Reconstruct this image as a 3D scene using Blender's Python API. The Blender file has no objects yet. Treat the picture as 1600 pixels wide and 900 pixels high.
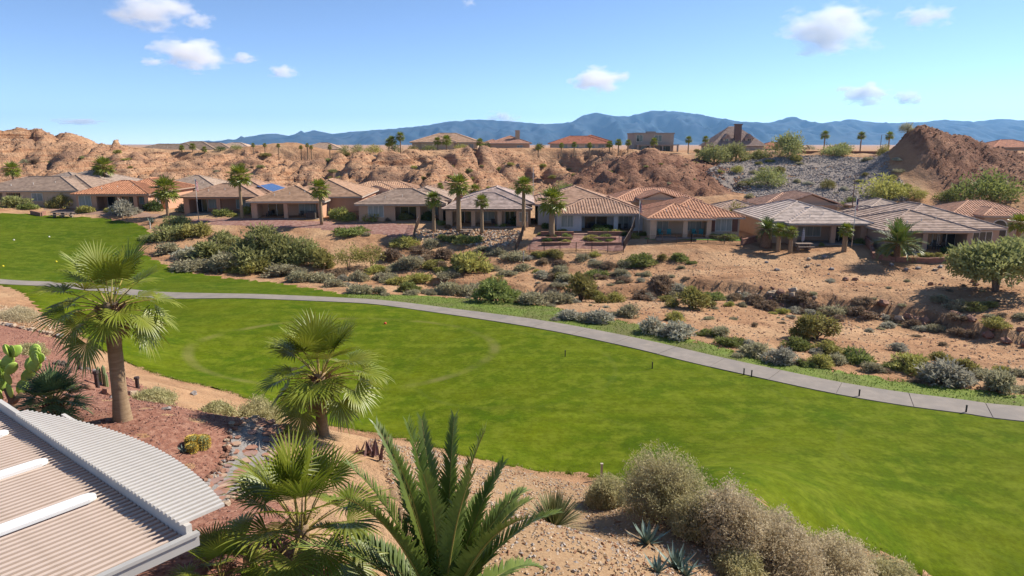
import bpy, bmesh, math, random
import numpy as np
from mathutils import Vector, Matrix, noise
R = math.radians
rnd = random.Random(7)
scene = bpy.context.scene
col = scene.collection

# ------------------------------------------------------------------ camera, world, sun, exposure
FPX, PITCH, CAMZ = 1067.0, R(11.9), 16.0
cd = bpy.data.cameras.new('camera'); cam = bpy.data.objects.new('camera', cd); col.objects.link(cam)
cd.sensor_width = 36; cd.lens = 36 * FPX / 1600; cd.clip_start = .1; cd.clip_end = 120000
cam.location = (0, 0, CAMZ); cam.rotation_euler = (R(90) - PITCH, 0, 0)
scene.camera = cam
SUN_AZ, SUN_EL = R(66), R(41)          # azimuth clockwise from +Y (view direction): sun stands to the side, a little behind the houses
w = bpy.data.worlds.new('World'); scene.world = w; w.use_nodes = True
nt = w.node_tree; bg = nt.nodes['Background']
sky = nt.nodes.new('ShaderNodeTexSky'); sky.sky_type = 'NISHITA'; sky.sun_disc = False
sky.sun_elevation = SUN_EL; sky.sun_rotation = SUN_AZ; sky.altitude = 800; sky.air_density = .5; sky.dust_density = .0; sky.ozone_density = 2.0
nt.links.new(sky.outputs[0], bg.inputs[0]); bg.inputs[1].default_value = .13
sd = bpy.data.lights.new('sun', 'SUN'); sun = bpy.data.objects.new('sun', sd); col.objects.link(sun)
sd.energy = 5.0; sd.angle = R(.5); sd.color = (1, .93, .82)
sdir = Vector((math.sin(SUN_AZ) * math.cos(SUN_EL), math.cos(SUN_AZ) * math.cos(SUN_EL), math.sin(SUN_EL)))
sun.rotation_euler = (-sdir).to_track_quat('-Z', 'Y').to_euler(); sun.location = (60, 40, 80)
vs = scene.view_settings; vs.view_transform = 'Standard'; vs.look = 'None'; vs.gamma = 1; vs.exposure = .7
scene.render.engine = 'CYCLES'
cy = scene.cycles
cy.use_denoising = True; cy.max_bounces = 18; cy.diffuse_bounces = 3; cy.glossy_bounces = 2; cy.transmission_bounces = 3
cy.volume_bounces = 18; cy.transparent_max_bounces = 8; cy.caustics_reflective = False; cy.caustics_refractive = False
cy.sample_clamp_indirect = 6

# ------------------------------------------------------------------ helpers
def tag(o, label=None, cat=None, group=None, kind=None):
    if label: o['label'] = label
    if cat: o['category'] = cat
    if group: o['group'] = group
    if kind: o['kind'] = kind
    return o
def empty(name, loc=(0, 0, 0), rz=0):
    o = bpy.data.objects.new(name, None); col.objects.link(o); o.location = loc; o.rotation_euler = (0, 0, rz); o.empty_display_size = .2
    return o
def inst(name, data, parent=None, loc=(0, 0, 0), rot=(0, 0, 0), sc=(1, 1, 1)):
    o = bpy.data.objects.new(name, data); col.objects.link(o)
    o.parent = parent; o.location = loc; o.rotation_euler = rot
    o.scale = sc if hasattr(sc, '__len__') else (sc, sc, sc)
    return o
class MB:
    def __init__(s): s.v = []; s.f = []; s.m = []
    def add(s, vs, fs, m=0):
        n = len(s.v); s.v += [tuple(p) for p in vs]; s.f += [tuple(i + n for i in q) for q in fs]; s.m += [m] * len(fs)
    def quad(s, a, b, c, d, m=0): s.add((a, b, c, d), ((0, 1, 2, 3),), m)
    def tri(s, a, b, c, m=0): s.add((a, b, c), ((0, 1, 2),), m)
    def box(s, x0, x1, y0, y1, z0, z1, m=0, T=None):
        p = [Vector((x, y, z)) for z in (z0, z1) for y in (y0, y1) for x in (x0, x1)]
        if T is not None: p = [T @ q for q in p]
        s.add(p, ((0, 2, 3, 1), (4, 5, 7, 6), (0, 1, 5, 4), (2, 6, 7, 3), (0, 4, 6, 2), (1, 3, 7, 5)), m)
    def tube(s, pts, rad, n=6, m=0, cap=True):
        pts = [Vector(p) for p in pts]; rings = []
        for i, p in enumerate(pts):
            d = (pts[min(i + 1, len(pts) - 1)] - pts[max(i - 1, 0)]).normalized()
            a = d.cross(Vector((0, 0, 1)) if abs(d.z) < .9 else Vector((1, 0, 0))).normalized(); b = d.cross(a)
            r = rad[i] if hasattr(rad, '__len__') else rad
            rings.append([p + (a * math.cos(k * 2 * math.pi / n) + b * math.sin(k * 2 * math.pi / n)) * r for k in range(n)])
        vs = [q for r_ in rings for q in r_]; fs = []
        for i in range(len(rings) - 1):
            for k in range(n):
                k2 = (k + 1) % n; fs.append((i * n + k, i * n + k2, (i + 1) * n + k2, (i + 1) * n + k))
        if cap: fs.append(tuple(range(n - 1, -1, -1))); fs.append(tuple((len(rings) - 1) * n + k for k in range(n)))
        s.add(vs, fs, m)
    def blob(s, c, r, seed=0, sub=1, amp=.25, m=0, flat=1.0):
        vs, fs = ICO[sub]; c = Vector(c); rr = r if hasattr(r, '__len__') else (r, r, r * flat)
        off = Vector((seed * 3.7, seed * 1.3, seed * 2.1))
        s.add([c + Vector((q.x * rr[0], q.y * rr[1], q.z * rr[2])) * (1 + amp * noise.noise(q * 1.7 + off)) for q in vs], fs, m)
    def mesh(s, name, mats, smooth=False):
        me = bpy.data.meshes.new(name); me.from_pydata(s.v, [], s.f)
        for mt in (mats if isinstance(mats, (list, tuple)) else [mats]): me.materials.append(mt)
        if any(s.m): me.polygons.foreach_set('material_index', s.m)
        if smooth: me.polygons.foreach_set('use_smooth', [True] * len(me.polygons))
        me.update(); return me
    def build(s, name, mats, parent=None, smooth=False, **k):
        return inst(name, s.mesh(name, mats, smooth), parent, **k)
ICO = {}
for sub in (1, 2, 3):
    b = bmesh.new(); bmesh.ops.create_icosphere(b, subdivisions=sub, radius=1); b.verts.ensure_lookup_table()
    ICO[sub] = ([v.co.copy() for v in b.verts], [tuple(v.index for v in f.verts) for f in b.faces]); b.free()

def mat(name, c1, c2=None, scale=4, rough=.85, bump=0, bscale=None, detail=5, spec=.25, trans=0, objrand=0, stretch=None, c3=None, s3=.3, metal=0, cells=None, world=False):
    m = bpy.data.materials.new(name); m.use_nodes = True; t = m.node_tree; N = t.nodes; L = t.links
    P = N['Principled BSDF']; P.inputs['Roughness'].default_value = rough; P.inputs['Specular IOR Level'].default_value = spec; P.inputs['Metallic'].default_value = metal
    if c2 is None: c2 = tuple(x * .8 for x in c1)
    if world: pos = N.new('ShaderNodeNewGeometry').outputs['Position']
    else: pos = N.new('ShaderNodeTexCoord').outputs['Object']
    if stretch:
        mp = N.new('ShaderNodeMapping'); mp.inputs['Scale'].default_value = stretch; L.new(pos, mp.inputs[0]); pos = mp.outputs[0]
    nz = N.new('ShaderNodeTexNoise'); nz.inputs['Scale'].default_value = scale; nz.inputs['Detail'].default_value = detail; L.new(pos, nz.inputs['Vector'])
    rp = N.new('ShaderNodeValToRGB'); rp.color_ramp.elements[0].position = .33; rp.color_ramp.elements[1].position = .67
    rp.color_ramp.elements[0].color = (*c1, 1); rp.color_ramp.elements[1].color = (*c2, 1)
    L.new(nz.outputs['Fac'], rp.inputs[0]); c = rp.outputs[0]
    def mix(a, bcol, fac):
        x = N.new('ShaderNodeMix'); x.data_type = 'RGBA'; L.new(a, x.inputs[6])
        if isinstance(bcol, tuple): x.inputs[7].default_value = (*bcol, 1)
        else: L.new(bcol, x.inputs[7])
        if isinstance(fac, float): x.inputs[0].default_value = fac
        else: L.new(fac, x.inputs[0])
        return x.outputs[2]
    if c3:
        n3 = N.new('ShaderNodeTexNoise'); n3.inputs['Scale'].default_value = s3; n3.inputs['Detail'].default_value = 6; L.new(pos, n3.inputs['Vector'])
        r3 = N.new('ShaderNodeMapRange'); r3.inputs[1].default_value = .45; r3.inputs[2].default_value = .65; L.new(n3.outputs['Fac'], r3.inputs[0])
        c = mix(c, c3, r3.outputs[0])
    if cells:                                   # per tile / per stone tint: (size vector, amount)
        sn = N.new('ShaderNodeVectorMath'); sn.operation = 'SNAP'; L.new(pos, sn.inputs[0]); sn.inputs[1].default_value = cells[0]
        wn = N.new('ShaderNodeTexWhiteNoise'); L.new(sn.outputs[0], wn.inputs['Vector'])
        hs = N.new('ShaderNodeHueSaturation'); mr = N.new('ShaderNodeMapRange'); mr.inputs[3].default_value = 1 - cells[1]; mr.inputs[4].default_value = 1 + cells[1]
        L.new(wn.outputs['Value'], mr.inputs[0]); L.new(mr.outputs[0], hs.inputs['Value']); L.new(c, hs.inputs['Color']); c = hs.outputs[0]
    if objrand:
        oi = N.new('ShaderNodeObjectInfo'); hs = N.new('ShaderNodeHueSaturation'); mr = N.new('ShaderNodeMapRange')
        mr.inputs[3].default_value = 1 - objrand; mr.inputs[4].default_value = 1 + objrand; L.new(oi.outputs['Random'], mr.inputs[0])
        m2 = N.new('ShaderNodeMapRange'); m2.inputs[3].default_value = .5 - objrand * .06; m2.inputs[4].default_value = .5 + objrand * .06; L.new(oi.outputs['Random'], m2.inputs[0])
        L.new(mr.outputs[0], hs.inputs['Value']); L.new(m2.outputs[0], hs.inputs['Hue']); L.new(c, hs.inputs['Color']); c = hs.outputs[0]
    L.new(c, P.inputs['Base Color'])
    if bump:
        bn = N.new('ShaderNodeTexNoise'); bn.inputs['Scale'].default_value = bscale or scale * 3; bn.inputs['Detail'].default_value = 6; L.new(pos, bn.inputs['Vector'])
        bp = N.new('ShaderNodeBump'); bp.inputs['Strength'].default_value = 1; bp.inputs['Distance'].default_value = bump; L.new(bn.outputs['Fac'], bp.inputs['Height']); L.new(bp.outputs[0], P.inputs['Normal'])
    if trans:
        tr = N.new('ShaderNodeBsdfTranslucent'); L.new(c, tr.inputs[0]); ms = N.new('ShaderNodeMixShader'); ms.inputs[0].default_value = trans
        L.new(P.outputs[0], ms.inputs[1]); L.new(tr.outputs[0], ms.inputs[2]); L.new(ms.outputs[0], N['Material Output'].inputs[0])
    return m

# ------------------------------------------------------------------ pixel rays and terrain
def ray(u, v):
    a, b = (u - 800) / FPX, (450 - v) / FPX
    return a, math.cos(PITCH) + b * math.sin(PITCH), -math.sin(PITCH) + b * math.cos(PITCH)
def pt(u, v, Y):
    a, b, c = ray(u, v); t = Y / b; return (a * t, Y, CAMZ + c * t)
def ptz(u, v, z):
    a, b, c = ray(u, v); t = (z - CAMZ) / c; return (a * t, b * t, z)
# measured ground points: pixel and the distance its neighbours (houses, palms, path) give it
CP = [pt(*q) for q in (
    (195, 682, 20.5), (85, 650, 20), (0, 600, 24), (400, 660, 23), (60, 520, 45), (0, 480, 56), (330, 760, 17), (560, 690, 25), (300, 640, 26), (130, 580, 31),
    (800, 800, 21), (800, 890, 15), (1000, 800, 22.5), (1000, 890, 17.5), (1150, 850, 22), (1250, 895, 20), (650, 900, 13), (400, 870, 13.5),
    (0, 440, 76), (300, 462, 72), (100, 400, 92), (100, 360, 107), (100, 335, 120), (60, 322, 127), (170, 328, 124), (350, 333, 119), (480, 340, 115), (640, 345, 112),
    (770, 354, 109), (940, 360, 107), (1085, 370, 101), (1280, 380, 97), (1450, 392, 91), (1600, 400, 88), (400, 360, 107), (520, 370, 104), (250, 352, 111), (240, 400, 94), (400, 420, 91), (560, 420, 91),
    (700, 400, 97), (650, 440, 86), (850, 400, 94.5), (850, 440, 86), (850, 465, 77), (1000, 395, 95), (1000, 440, 84), (1000, 480, 70), (1200, 400, 92), (1200, 440, 80), (1200, 470, 74),
    (1400, 440, 79), (1400, 462, 73), (1400, 490, 69), (1600, 480, 66), (1600, 535, 57.5), (1400, 540, 56), (1600, 580, 48),
    # badlands: feet and rims
    (0, 300, 160), (0, 206, 190), (40, 214, 188), (70, 255, 175), (100, 222, 192), (150, 226, 192), (172, 221, 186), (200, 224, 188), (150, 290, 160), (250, 285, 160), (240, 243, 190), (300, 246, 195), (340, 262, 178), (420, 250, 192), (430, 224, 215), (465, 224, 215),
    (420, 290, 158), (500, 285, 160), (530, 250, 185), (500, 246, 196), (600, 240, 192), (630, 234, 186), (640, 262, 168), (690, 236, 194), (720, 262, 172), (650, 300, 150), (760, 238, 196), (780, 285, 165), (850, 240, 200), (850, 288, 185), (880, 262, 193), (920, 240, 196), (905, 285, 155),
    (1020, 235, 160), (970, 258, 157), (1075, 255, 158), (925, 296, 148), (1135, 292, 150), (1020, 305, 143), (1100, 240, 195),
    (1150, 250, 176), (1300, 238, 172), (1440, 240, 166), (1200, 238, 178), (1150, 312, 138), (1300, 322, 132), (1420, 318, 128),
    (1440, 203, 150), (1385, 238, 155), (1480, 209, 151), (1525, 219, 153), (1580, 242, 152), (1620, 255, 150), (1500, 305, 131), (1600, 305, 127), (1400, 292, 138), (1440, 250, 143), (1530, 262, 142))]
CP += [(-40, 60, .2), (-15, 50, 0), (0, 45, 0), (20, 45, 0), (45, 45, 0), (0, 36, .1), (20, 30, 0), (35, 28, 0), (60, 40, -.1), (15, 56, 0), (-30, 66, .2), (-15, 68, 0), (2, 62, 0), (-14.6, 39.6, .6), (-24, 44.5, 1), (4.4, 31, .2), (15.3, 23.1, .2), (-6, 34, .4), (30, 15, .2), (80, 60, 0), (90, 30, 0), (60, 10, 0),
       (0, 0, 7.2), (-10, 8, 7.2), (-20, 12, 7.6), (-3, 9, 7.2), (10, 5, 6), (-30, -10, 8), (20, -10, 5), (0, -40, 8), (-60, 20, 8), (60, -40, 4), (-50, 45, 5), (-85, 60, 4), (-120, 90, 6), (-100, 120, 6.5),
       (-112, 147, 4.4), (-80, 146, 4.0), (-60, 143, 3.6), (-40, 141, 3.2), (-20, 138, 2.9), (0, 136, 2.7), (20, 132, 2.5), (40, 128, 2.3), (60, 124, 2.0), (80, 119, 1.9), (110, 114, 1.9), (150, 100, 3),
       (-160, 150, 8), (-170, 190, 20), (-240, 220, 20), (170, 150, 12), (230, 160, 12), (200, 90, 2)]
for x in range(-260, 300, 40): CP += [(x, 222, 13.9), (x, 262, 13.8), (x, 330, 13)]
for x in (-700, -350, 0, 350, 700): CP += [(x, 500, 11), (x, 900, 8)]
CP = np.array(CP, float); CC = 5.0
def kern(x, y): return -np.sqrt((x[:, None] - CP[None, :, 0]) ** 2 + (y[:, None] - CP[None, :, 1]) ** 2 + CC * CC)
n_ = len(CP); A_ = np.zeros((n_ + 1, n_ + 1)); A_[:n_, :n_] = kern(CP[:, 0], CP[:, 1]) - np.eye(n_) * .15; A_[:n_, n_] = 1; A_[n_, :n_] = 1
W_ = np.linalg.solve(A_, np.append(CP[:, 2], 0))
def base(x, y):
    x = np.atleast_1d(np.asarray(x, float)); y = np.atleast_1d(np.asarray(y, float)); z = np.empty(len(x))
    for i in range(0, len(x), 20000): z[i:i + 20000] = kern(x[i:i + 20000], y[i:i + 20000]) @ W_[:n_] + W_[n_]
    return z
def sstep(a, b, t):
    t = np.clip((t - a) / (b - a), 0, 1); return t * t * (3 - 2 * t)
def spline(P, n=8):
    out = []
    for i in range(len(P) - 1):
        p0, p1, p2, p3 = (Vector(P[max(i - 1, 0)][:2]), Vector(P[i][:2]), Vector(P[i + 1][:2]), Vector(P[min(i + 2, len(P) - 1)][:2]))
        for k in range(n):
            t = k / n; out.append(.5 * ((2 * p1) + (p2 - p0) * t + (2 * p0 - 5 * p1 + 4 * p2 - p3) * t * t + (3 * p1 - p0 - 3 * p2 + p3) * t ** 3))
    out.append(Vector(P[-1][:2])); return out
def inpoly(x, y, poly):
    P = np.array([(p[0], p[1]) for p in poly]); ins = np.zeros(len(x), bool); j = len(P) - 1
    for i in range(len(P)):
        xi, yi, xj, yj = *P[i], *P[j]
        c = ((yi > y) != (yj > y)) & (x < (xj - xi) * (y - yi) / (yj - yi + 1e-12) + xi); ins ^= c; j = i
    return ins
def gb(u, v):                            # pixel -> point on the smooth ground
    a, b, c = ray(u, v); lo = 4.0
    ys = np.concatenate([np.arange(6, 130, .5), np.arange(130, 320, 1.0)]); zz = base(a / b * ys, ys); rz = CAMZ + c / b * ys
    k = np.argmax(rz < zz) if (rz < zz).any() else len(ys) - 1
    y = ys[k]
    if k > 0:
        d0, d1 = rz[k - 1] - zz[k - 1], rz[k] - zz[k]; y = ys[k - 1] + (ys[k] - ys[k - 1]) * d0 / (d0 - d1 + 1e-9)
    return (a / b * y, y)
PATHC = spline([gb(*q) for q in ((-160, 425), (0, 441), (120, 448), (300, 463), (400, 464), (500, 468), (600, 474), (700, 487), (800, 501), (900, 518), (1000, 539), (1100, 563), (1200, 585), (1300, 606), (1400, 623), (1500, 636), (1620, 650))] + [(48, 35), (70, 33)], 8)
FAIR = [gb(*q) for q in ((-60, 432), (20, 452), (60, 484), (130, 525), (200, 566), (280, 594), (360, 613), (430, 640), (500, 661), (560, 672), (640, 689), (720, 711), (800, 728), (900, 741), (960, 757), (1060, 783), (1180, 803), (1280, 850), (1440, 899))]
FAIR = spline(FAIR + [(24, 14), (40, 5), (75, 0)], 4) + [Vector((80, 33))] + [p for p in reversed(PATHC) if p.x > FAIR[0][0]]
LAWN = spline([gb(*q) for q in ((-200, 330), (0, 333), (40, 334), (100, 338), (170, 342), (215, 350), (238, 365), (222, 385), (232, 400), (270, 416), (330, 430), (420, 440), (500, 452), (570, 464))], 4)
LAWN = LAWN + [p for p in reversed(PATHC) if PATHC[0].x <= p.x < LAWN[-1].x]
VERGE = spline([gb(*q) for q in ((540, 459), (640, 461), (720, 466), (800, 473), (865, 480), (900, 489), (1000, 507), (1100, 535), (1200, 560), (1300, 577), (1400, 593), (1500, 606), (1620, 618))] + [(50, 39.5), (75, 37)], 4)
VERGE = VERGE + [p for p in reversed(PATHC) if p.x > VERGE[0].x]
def seg_dist(x, y, P):
    d = np.full(len(x), 1e9)
    for i in range(len(P) - 1):
        ax, ay, bx, by = P[i][0], P[i][1], P[i + 1][0], P[i + 1][1]; L2 = (bx - ax) ** 2 + (by - ay) ** 2 + 1e-9
        t = np.clip(((x - ax) * (bx - ax) + (y - ay) * (by - ay)) / L2, 0, 1); d = np.minimum(d, (x - ax - t * (bx - ax)) ** 2 + (y - ay - t * (by - ay)) ** 2)
    return np.sqrt(d)
BANK = spline([gb(*q) for q in ((640, 436), (740, 448), (830, 452), (930, 455), (1010, 452), (1110, 446), (1180, 455), (1250, 470), (1330, 480), (1400, 486), (1480, 502), (1600, 530))], 5)
def detail(x, y, zb):
    """erosion of the badlands, the wash bank and the rough desert floor"""
    e = 2.0; sl = np.hypot(base(x + e, y) - base(x - e, y), base(x, y + e) - base(x, y - e)) / (2 * e)
    rock_slope = sstep(44, 52, x) * sstep(92, 84, x) * sstep(120, 126, y) * sstep(178, 172, y)
    hill = np.maximum(sstep(80, 87, x) * sstep(126, 134, y) * sstep(175, 165, y), sstep(9, 14, x) * sstep(54, 48, x) * sstep(140, 146, y) * sstep(178, 170, y))
    bad = sstep(.04, .17, sl) * sstep(146, 155, y) * sstep(208, 200, y); bad = np.maximum(bad * (1 - hill), .9 * sstep(.06, .22, sl) * hill); bad *= 1 - .95 * rock_slope * (1 - hill)
    d = np.zeros(len(x)); fair = inpoly(x, y, FAIR) | inpoly(x, y, LAWN) | inpoly(x, y, VERGE)
    soft = np.where(fair | (y > 260) | (y < 14), 0, 1) * sstep(0, 6, np.minimum(seg_dist(x, y, PATHC), 20)) * np.where((y > 95) & (y < 140), .35, 1)
    fe = np.full(len(x), 99.0); nb_ = (soft > 0) & (y < 128) & (np.abs(x) < 90)
    if nb_.any():
        for pl in (FAIR, LAWN, VERGE): fe[nb_] = np.minimum(fe[nb_], seg_dist(x[nb_], y[nb_], list(pl) + [pl[0]]))
    soft = soft * sstep(.3, 3.5, fe)
    pts = list(zip(x, y, zb))
    for i, (px, py, pz) in enumerate(pts):
        m = bad[i]
        if m > .02:
            h = hill[i]; w1 = 5 * noise.noise(Vector((px / 13, py / 13, 2.2))); w2 = 5 * noise.noise(Vector((px / 13, py / 13, 8.2))); wx, wy = px + w1, py + w2; V = Vector((wx / (8 - 3 * h), wy / (20 - 10 * h), 3.1))
            r1 = 1 - abs(noise.noise(V)) * 2; r2 = 1 - abs(noise.noise(Vector((wx / 3.1, wy / 8, 7.7)))) * 2; n3 = noise.fractal(Vector((px / 3, py / 3, pz / 2)), 1, 2, 4)
            big = noise.noise(Vector((px / 22, py / 22, 1.3)))
            zz = pz + m * (1 - .65 * h) * (big * 3.4) + m * (-(max(r1, 0) ** 3) * (2.7 - 1.4 * h) - (max(r2, 0) ** 2) * (1.3 - .6 * h) + n3 * .8 + .5)
            st = 1.7; q = zz / st + noise.noise(Vector((px / 30, py / 30, 9))) * .8; fq = q - math.floor(q)     # harder beds stand out as ledges
            zz += m * (1 - h) * .55 * st * (fq * fq * (3 - 2 * fq) - fq)
            d[i] += zz - pz
        if soft[i] > 0: d[i] += soft[i] * (.22 * noise.fractal(Vector((px / 5, py / 5, 0)), 1, 2, 4) + .05 * noise.noise(Vector((px * 1.3, py * 1.3, 4))))
    bd = seg_dist(x, y, BANK); near = bd < 9
    if near.any():                                   # cut bank along the wash: a step of about a metre
        B = np.array([(p.x, p.y) for p in BANK]); yb = np.interp(x, B[:, 0], B[:, 1]); j = np.array([noise.noise(Vector((a / 2.2, .5, 0))) * 1.5 + noise.noise(Vector((a / .7, 3.5, 0))) * .6 for a in x])
        s = y - yb + j; inx = sstep(B[0, 0] - 4, B[0, 0] + 6, x) * sstep(B[-1, 0] + 25, B[-1, 0], x)
        d += np.where(near, inx * (.85 * (sstep(-.35, .35, s) - .5)) * sstep(9, 2.5, bd), 0)
    return d, bad, hill * sstep(.05, .2, sl), rock_slope
def H(x, y):
    xa, ya = np.array([float(x)]), np.array([float(y)]); z = base(xa, ya); return float(z[0] + detail(xa, ya, z)[0][0])
def Hs(P):
    x = np.array([p[0] for p in P], float); y = np.array([p[1] for p in P], float); z = base(x, y); return z + detail(x, y, z)[0]
def G(u, v):
    x, y = gb(u, v); return Vector((x, y, H(x, y)))
def px_at(Y): return FPX / (Y * math.cos(PITCH) + 13 * math.sin(PITCH))

# ground mesh
ys = np.concatenate([np.arange(-40, 4, 4), np.arange(4, 40, .5), np.arange(40, 140, .65), np.arange(140, 215, .55), np.arange(215, 300, 3), 300 * 1.16 ** np.arange(0, 30)])
ss = np.linspace(-1, 1, 521)
gx = (ss[None, :] * (50 + np.abs(ys[:, None]) * 1.0)).ravel(); gy = np.repeat(ys, len(ss))
gz = base(gx, gy); gd, gbad, ghill, grock = detail(gx, gy, gz)
far = np.clip((gy - 600) / 3000, 0, 1); gz = (gz + gd) * (1 - far) + 6 * far
covered = inpoly(gx, gy, FAIR) | inpoly(gx, gy, LAWN) | inpoly(gx, gy, VERGE)
edge_d = np.full(len(gx), 99.0); nearby = covered | ((gy > 5) & (gy < 135) & (np.abs(gx) < 95))
for pl in (FAIR, LAWN, VERGE): edge_d[nearby] = np.minimum(edge_d[nearby], seg_dist(gx[nearby], gy[nearby], list(pl) + [pl[0]]))
gz = gz - np.where(covered, .3 * sstep(.7, 1.6, edge_d) + .03, .03 * (edge_d < 1.2))
me = bpy.data.meshes.new('ground'); nr, nc = len(ys), len(ss)
idx = np.arange(nr * nc).reshape(nr, nc); fc = np.stack([idx[:-1, :-1], idx[:-1, 1:], idx[1:, 1:], idx[1:, :-1]], -1).reshape(-1, 4)
me.vertices.add(nr * nc); me.vertices.foreach_set('co', np.stack([gx, gy, gz], -1).ravel())
me.loops.add(fc.size); me.loops.foreach_set('vertex_index', fc.ravel()); me.polygons.add(len(fc)); me.polygons.foreach_set('loop_start', np.arange(0, fc.size, 4)); me.polygons.foreach_set('loop_total', np.full(len(fc), 4))
for nm, arr in (('badland', gbad), ('hill', ghill)):
    at_ = me.attributes.new(nm, 'FLOAT', 'POINT'); at_.data.foreach_set('value', arr.astype(np.float32))
me.update(); me.validate()
me.polygons.foreach_set('use_smooth', [True] * len(me.polygons))
def ground_mat():
    m = mat('desert_soil', (.42, .24, .13), (.28, .15, .08), scale=.5, detail=10, rough=.95, bump=.05, bscale=3, spec=.1, c3=(.46, .29, .165), s3=.12, world=True)
    t = m.node_tree; N = t.nodes; L = t.links; P = N['Principled BSDF']; basec = P.inputs['Base Color'].links[0].from_socket
    g = N.new('ShaderNodeNewGeometry'); mp = N.new('ShaderNodeMapping'); mp.inputs['Scale'].default_value = (.05, .05, 1.1); L.new(g.outputs['Position'], mp.inputs[0])
    n1 = N.new('ShaderNodeTexNoise'); n1.inputs['Scale'].default_value = 1; n1.inputs['Detail'].default_value = 5; n1.inputs['Distortion'].default_value = .4; L.new(mp.outputs[0], n1.inputs['Vector'])
    r = N.new('ShaderNodeValToRGB'); L.new(n1.outputs['Fac'], r.inputs[0]); e = r.color_ramp.elements
    e[0].position = .3; e[0].color = (.28, .13, .065, 1); e[1].position = .72; e[1].color = (.53, .335, .205, 1)
    for p_, c_ in ((.42, (.46, .255, .145, 1)), (.5, (.51, .315, .19, 1)), (.56, (.40, .205, .115, 1))): k = e.new(p_); k.color = c_
    a1 = N.new('ShaderNodeAttribute'); a1.attribute_name = 'badland'
    n2 = N.new('ShaderNodeTexNoise'); n2.inputs['Scale'].default_value = .25; n2.inputs['Detail'].default_value = 7; L.new(g.outputs['Position'], n2.inputs['Vector'])
    r2 = N.new('ShaderNodeValToRGB'); n2.inputs['Roughness'].default_value = .7; L.new(n2.outputs['Fac'], r2.inputs[0]); f = r2.color_ramp.elements
    f[0].position = .38; f[0].color = (.18, .085, .055, 1); f[1].position = .68; f[1].color = (.37, .205, .13, 1)
    a2 = N.new('ShaderNodeAttribute'); a2.attribute_name = 'hill'
    n4 = N.new('ShaderNodeTexNoise'); n4.inputs['Scale'].default_value = .09; n4.inputs['Detail'].default_value = 8; n4.inputs['Roughness'].default_value = .65; L.new(g.outputs['Position'], n4.inputs['Vector'])
    q4 = N.new('ShaderNodeMapRange'); q4.inputs[1].default_value = .5; q4.inputs[2].default_value = .62; q4.inputs[4].default_value = .75; L.new(n4.outputs['Fac'], q4.inputs[0])
    x0 = N.new('ShaderNodeMix'); x0.data_type = 'RGBA'; L.new(q4.outputs[0], x0.inputs[0]); L.new(r.outputs[0], x0.inputs[6]); x0.inputs[7].default_value = (.28, .17, .115, 1); r = x0; rout = x0.outputs[2]
    bn = N.new('ShaderNodeTexNoise'); bn.inputs['Scale'].default_value = .55; bn.inputs['Detail'].default_value = 9; bn.inputs['Roughness'].default_value = .68; L.new(g.outputs['Position'], bn.inputs['Vector'])
    bm = N.new('ShaderNodeMath'); bm.operation = 'MULTIPLY'; L.new(bn.outputs['Fac'], bm.inputs[0]); bs = N.new('ShaderNodeMapRange'); bs.inputs[3].default_value = .6; bs.inputs[4].default_value = 1.8; L.new(a1.outputs['Fac'], bs.inputs[0]); L.new(bs.outputs[0], bm.inputs[1])
    bp = N.new('ShaderNodeBump'); bp.inputs['Distance'].default_value = 1.0; L.new(bm.outputs[0], bp.inputs['Height']); L.new(bp.outputs[0], P.inputs['Normal'])
    x1 = N.new('ShaderNodeMix'); x1.data_type = 'RGBA'; L.new(a1.outputs['Fac'], x1.inputs[0]); L.new(basec, x1.inputs[6]); L.new(rout, x1.inputs[7])
    x2 = N.new('ShaderNodeMix'); x2.data_type = 'RGBA'; L.new(a2.outputs['Fac'], x2.inputs[0]); L.new(x1.outputs[2], x2.inputs[6]); L.new(r2.outputs[0], x2.inputs[7])
    L.new(x2.outputs[2], P.inputs['Base Color']); return m
me.materials.append(ground_mat())
tag(inst('ground', me), kind='structure')

# sheets that lie on the ground
def ragged(poly, amp, seed=0):
    out = []; P = [Vector(p[:2]) for p in poly]
    for a, b in zip(P, P[1:] + P[:1]):
        k = max(1, int((b - a).length / .35)) if (b - a).length < 40 and a.y < 140 else 1
        for i in range(k):
            q = a.lerp(b, i / k); w1 = Vector((noise.noise(Vector((q.x * 1.3, q.y * 1.3, seed))), noise.noise(Vector((q.x * 1.3, q.y * 1.3, seed + 7))))) + .6 * Vector((noise.noise(Vector((q.x * 3.7, q.y * 3.7, seed))), noise.noise(Vector((q.x * 3.7, q.y * 3.7, seed + 5))))); out.append(q + w1 * amp)
    return out
def sheet(name, poly, m, step=1.5, off=.02, parent=None, tuck=None):
    b = bmesh.new(); vs_ = [b.verts.new((p[0], p[1], 0)) for p in poly]; b.faces.new(vs_); bmesh.ops.triangulate(b, faces=b.faces[:])
    X = [p[0] for p in poly]; Y = [p[1] for p in poly]
    for ax, lo, hi in ((0, min(X), max(X)), (1, min(Y), max(Y))):
        c = math.ceil(lo / step) * step
        while c < hi:
            co = Vector((c, 0, 0)) if ax == 0 else Vector((0, c, 0)); no = Vector((1, 0, 0)) if ax == 0 else Vector((0, 1, 0))
            bmesh.ops.bisect_plane(b, geom=b.verts[:] + b.edges[:] + b.faces[:], plane_co=co, plane_no=no); c += step
    zz = Hs([v.co for v in b.verts])
    for v, z in zip(b.verts, zz): v.co.z = z + (tuck if tuck is not None and v.is_boundary else off)
    bmesh.ops.recalc_face_normals(b, faces=b.faces[:])
    if sum(f.normal.z for f in b.faces) < 0: bmesh.ops.reverse_faces(b, faces=b.faces[:])
    me = bpy.data.meshes.new(name); b.to_mesh(me); b.free(); me.materials.append(m)
    me.polygons.foreach_set('use_smooth', [True] * len(me.polygons))
    return inst(name, me, parent)
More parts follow.
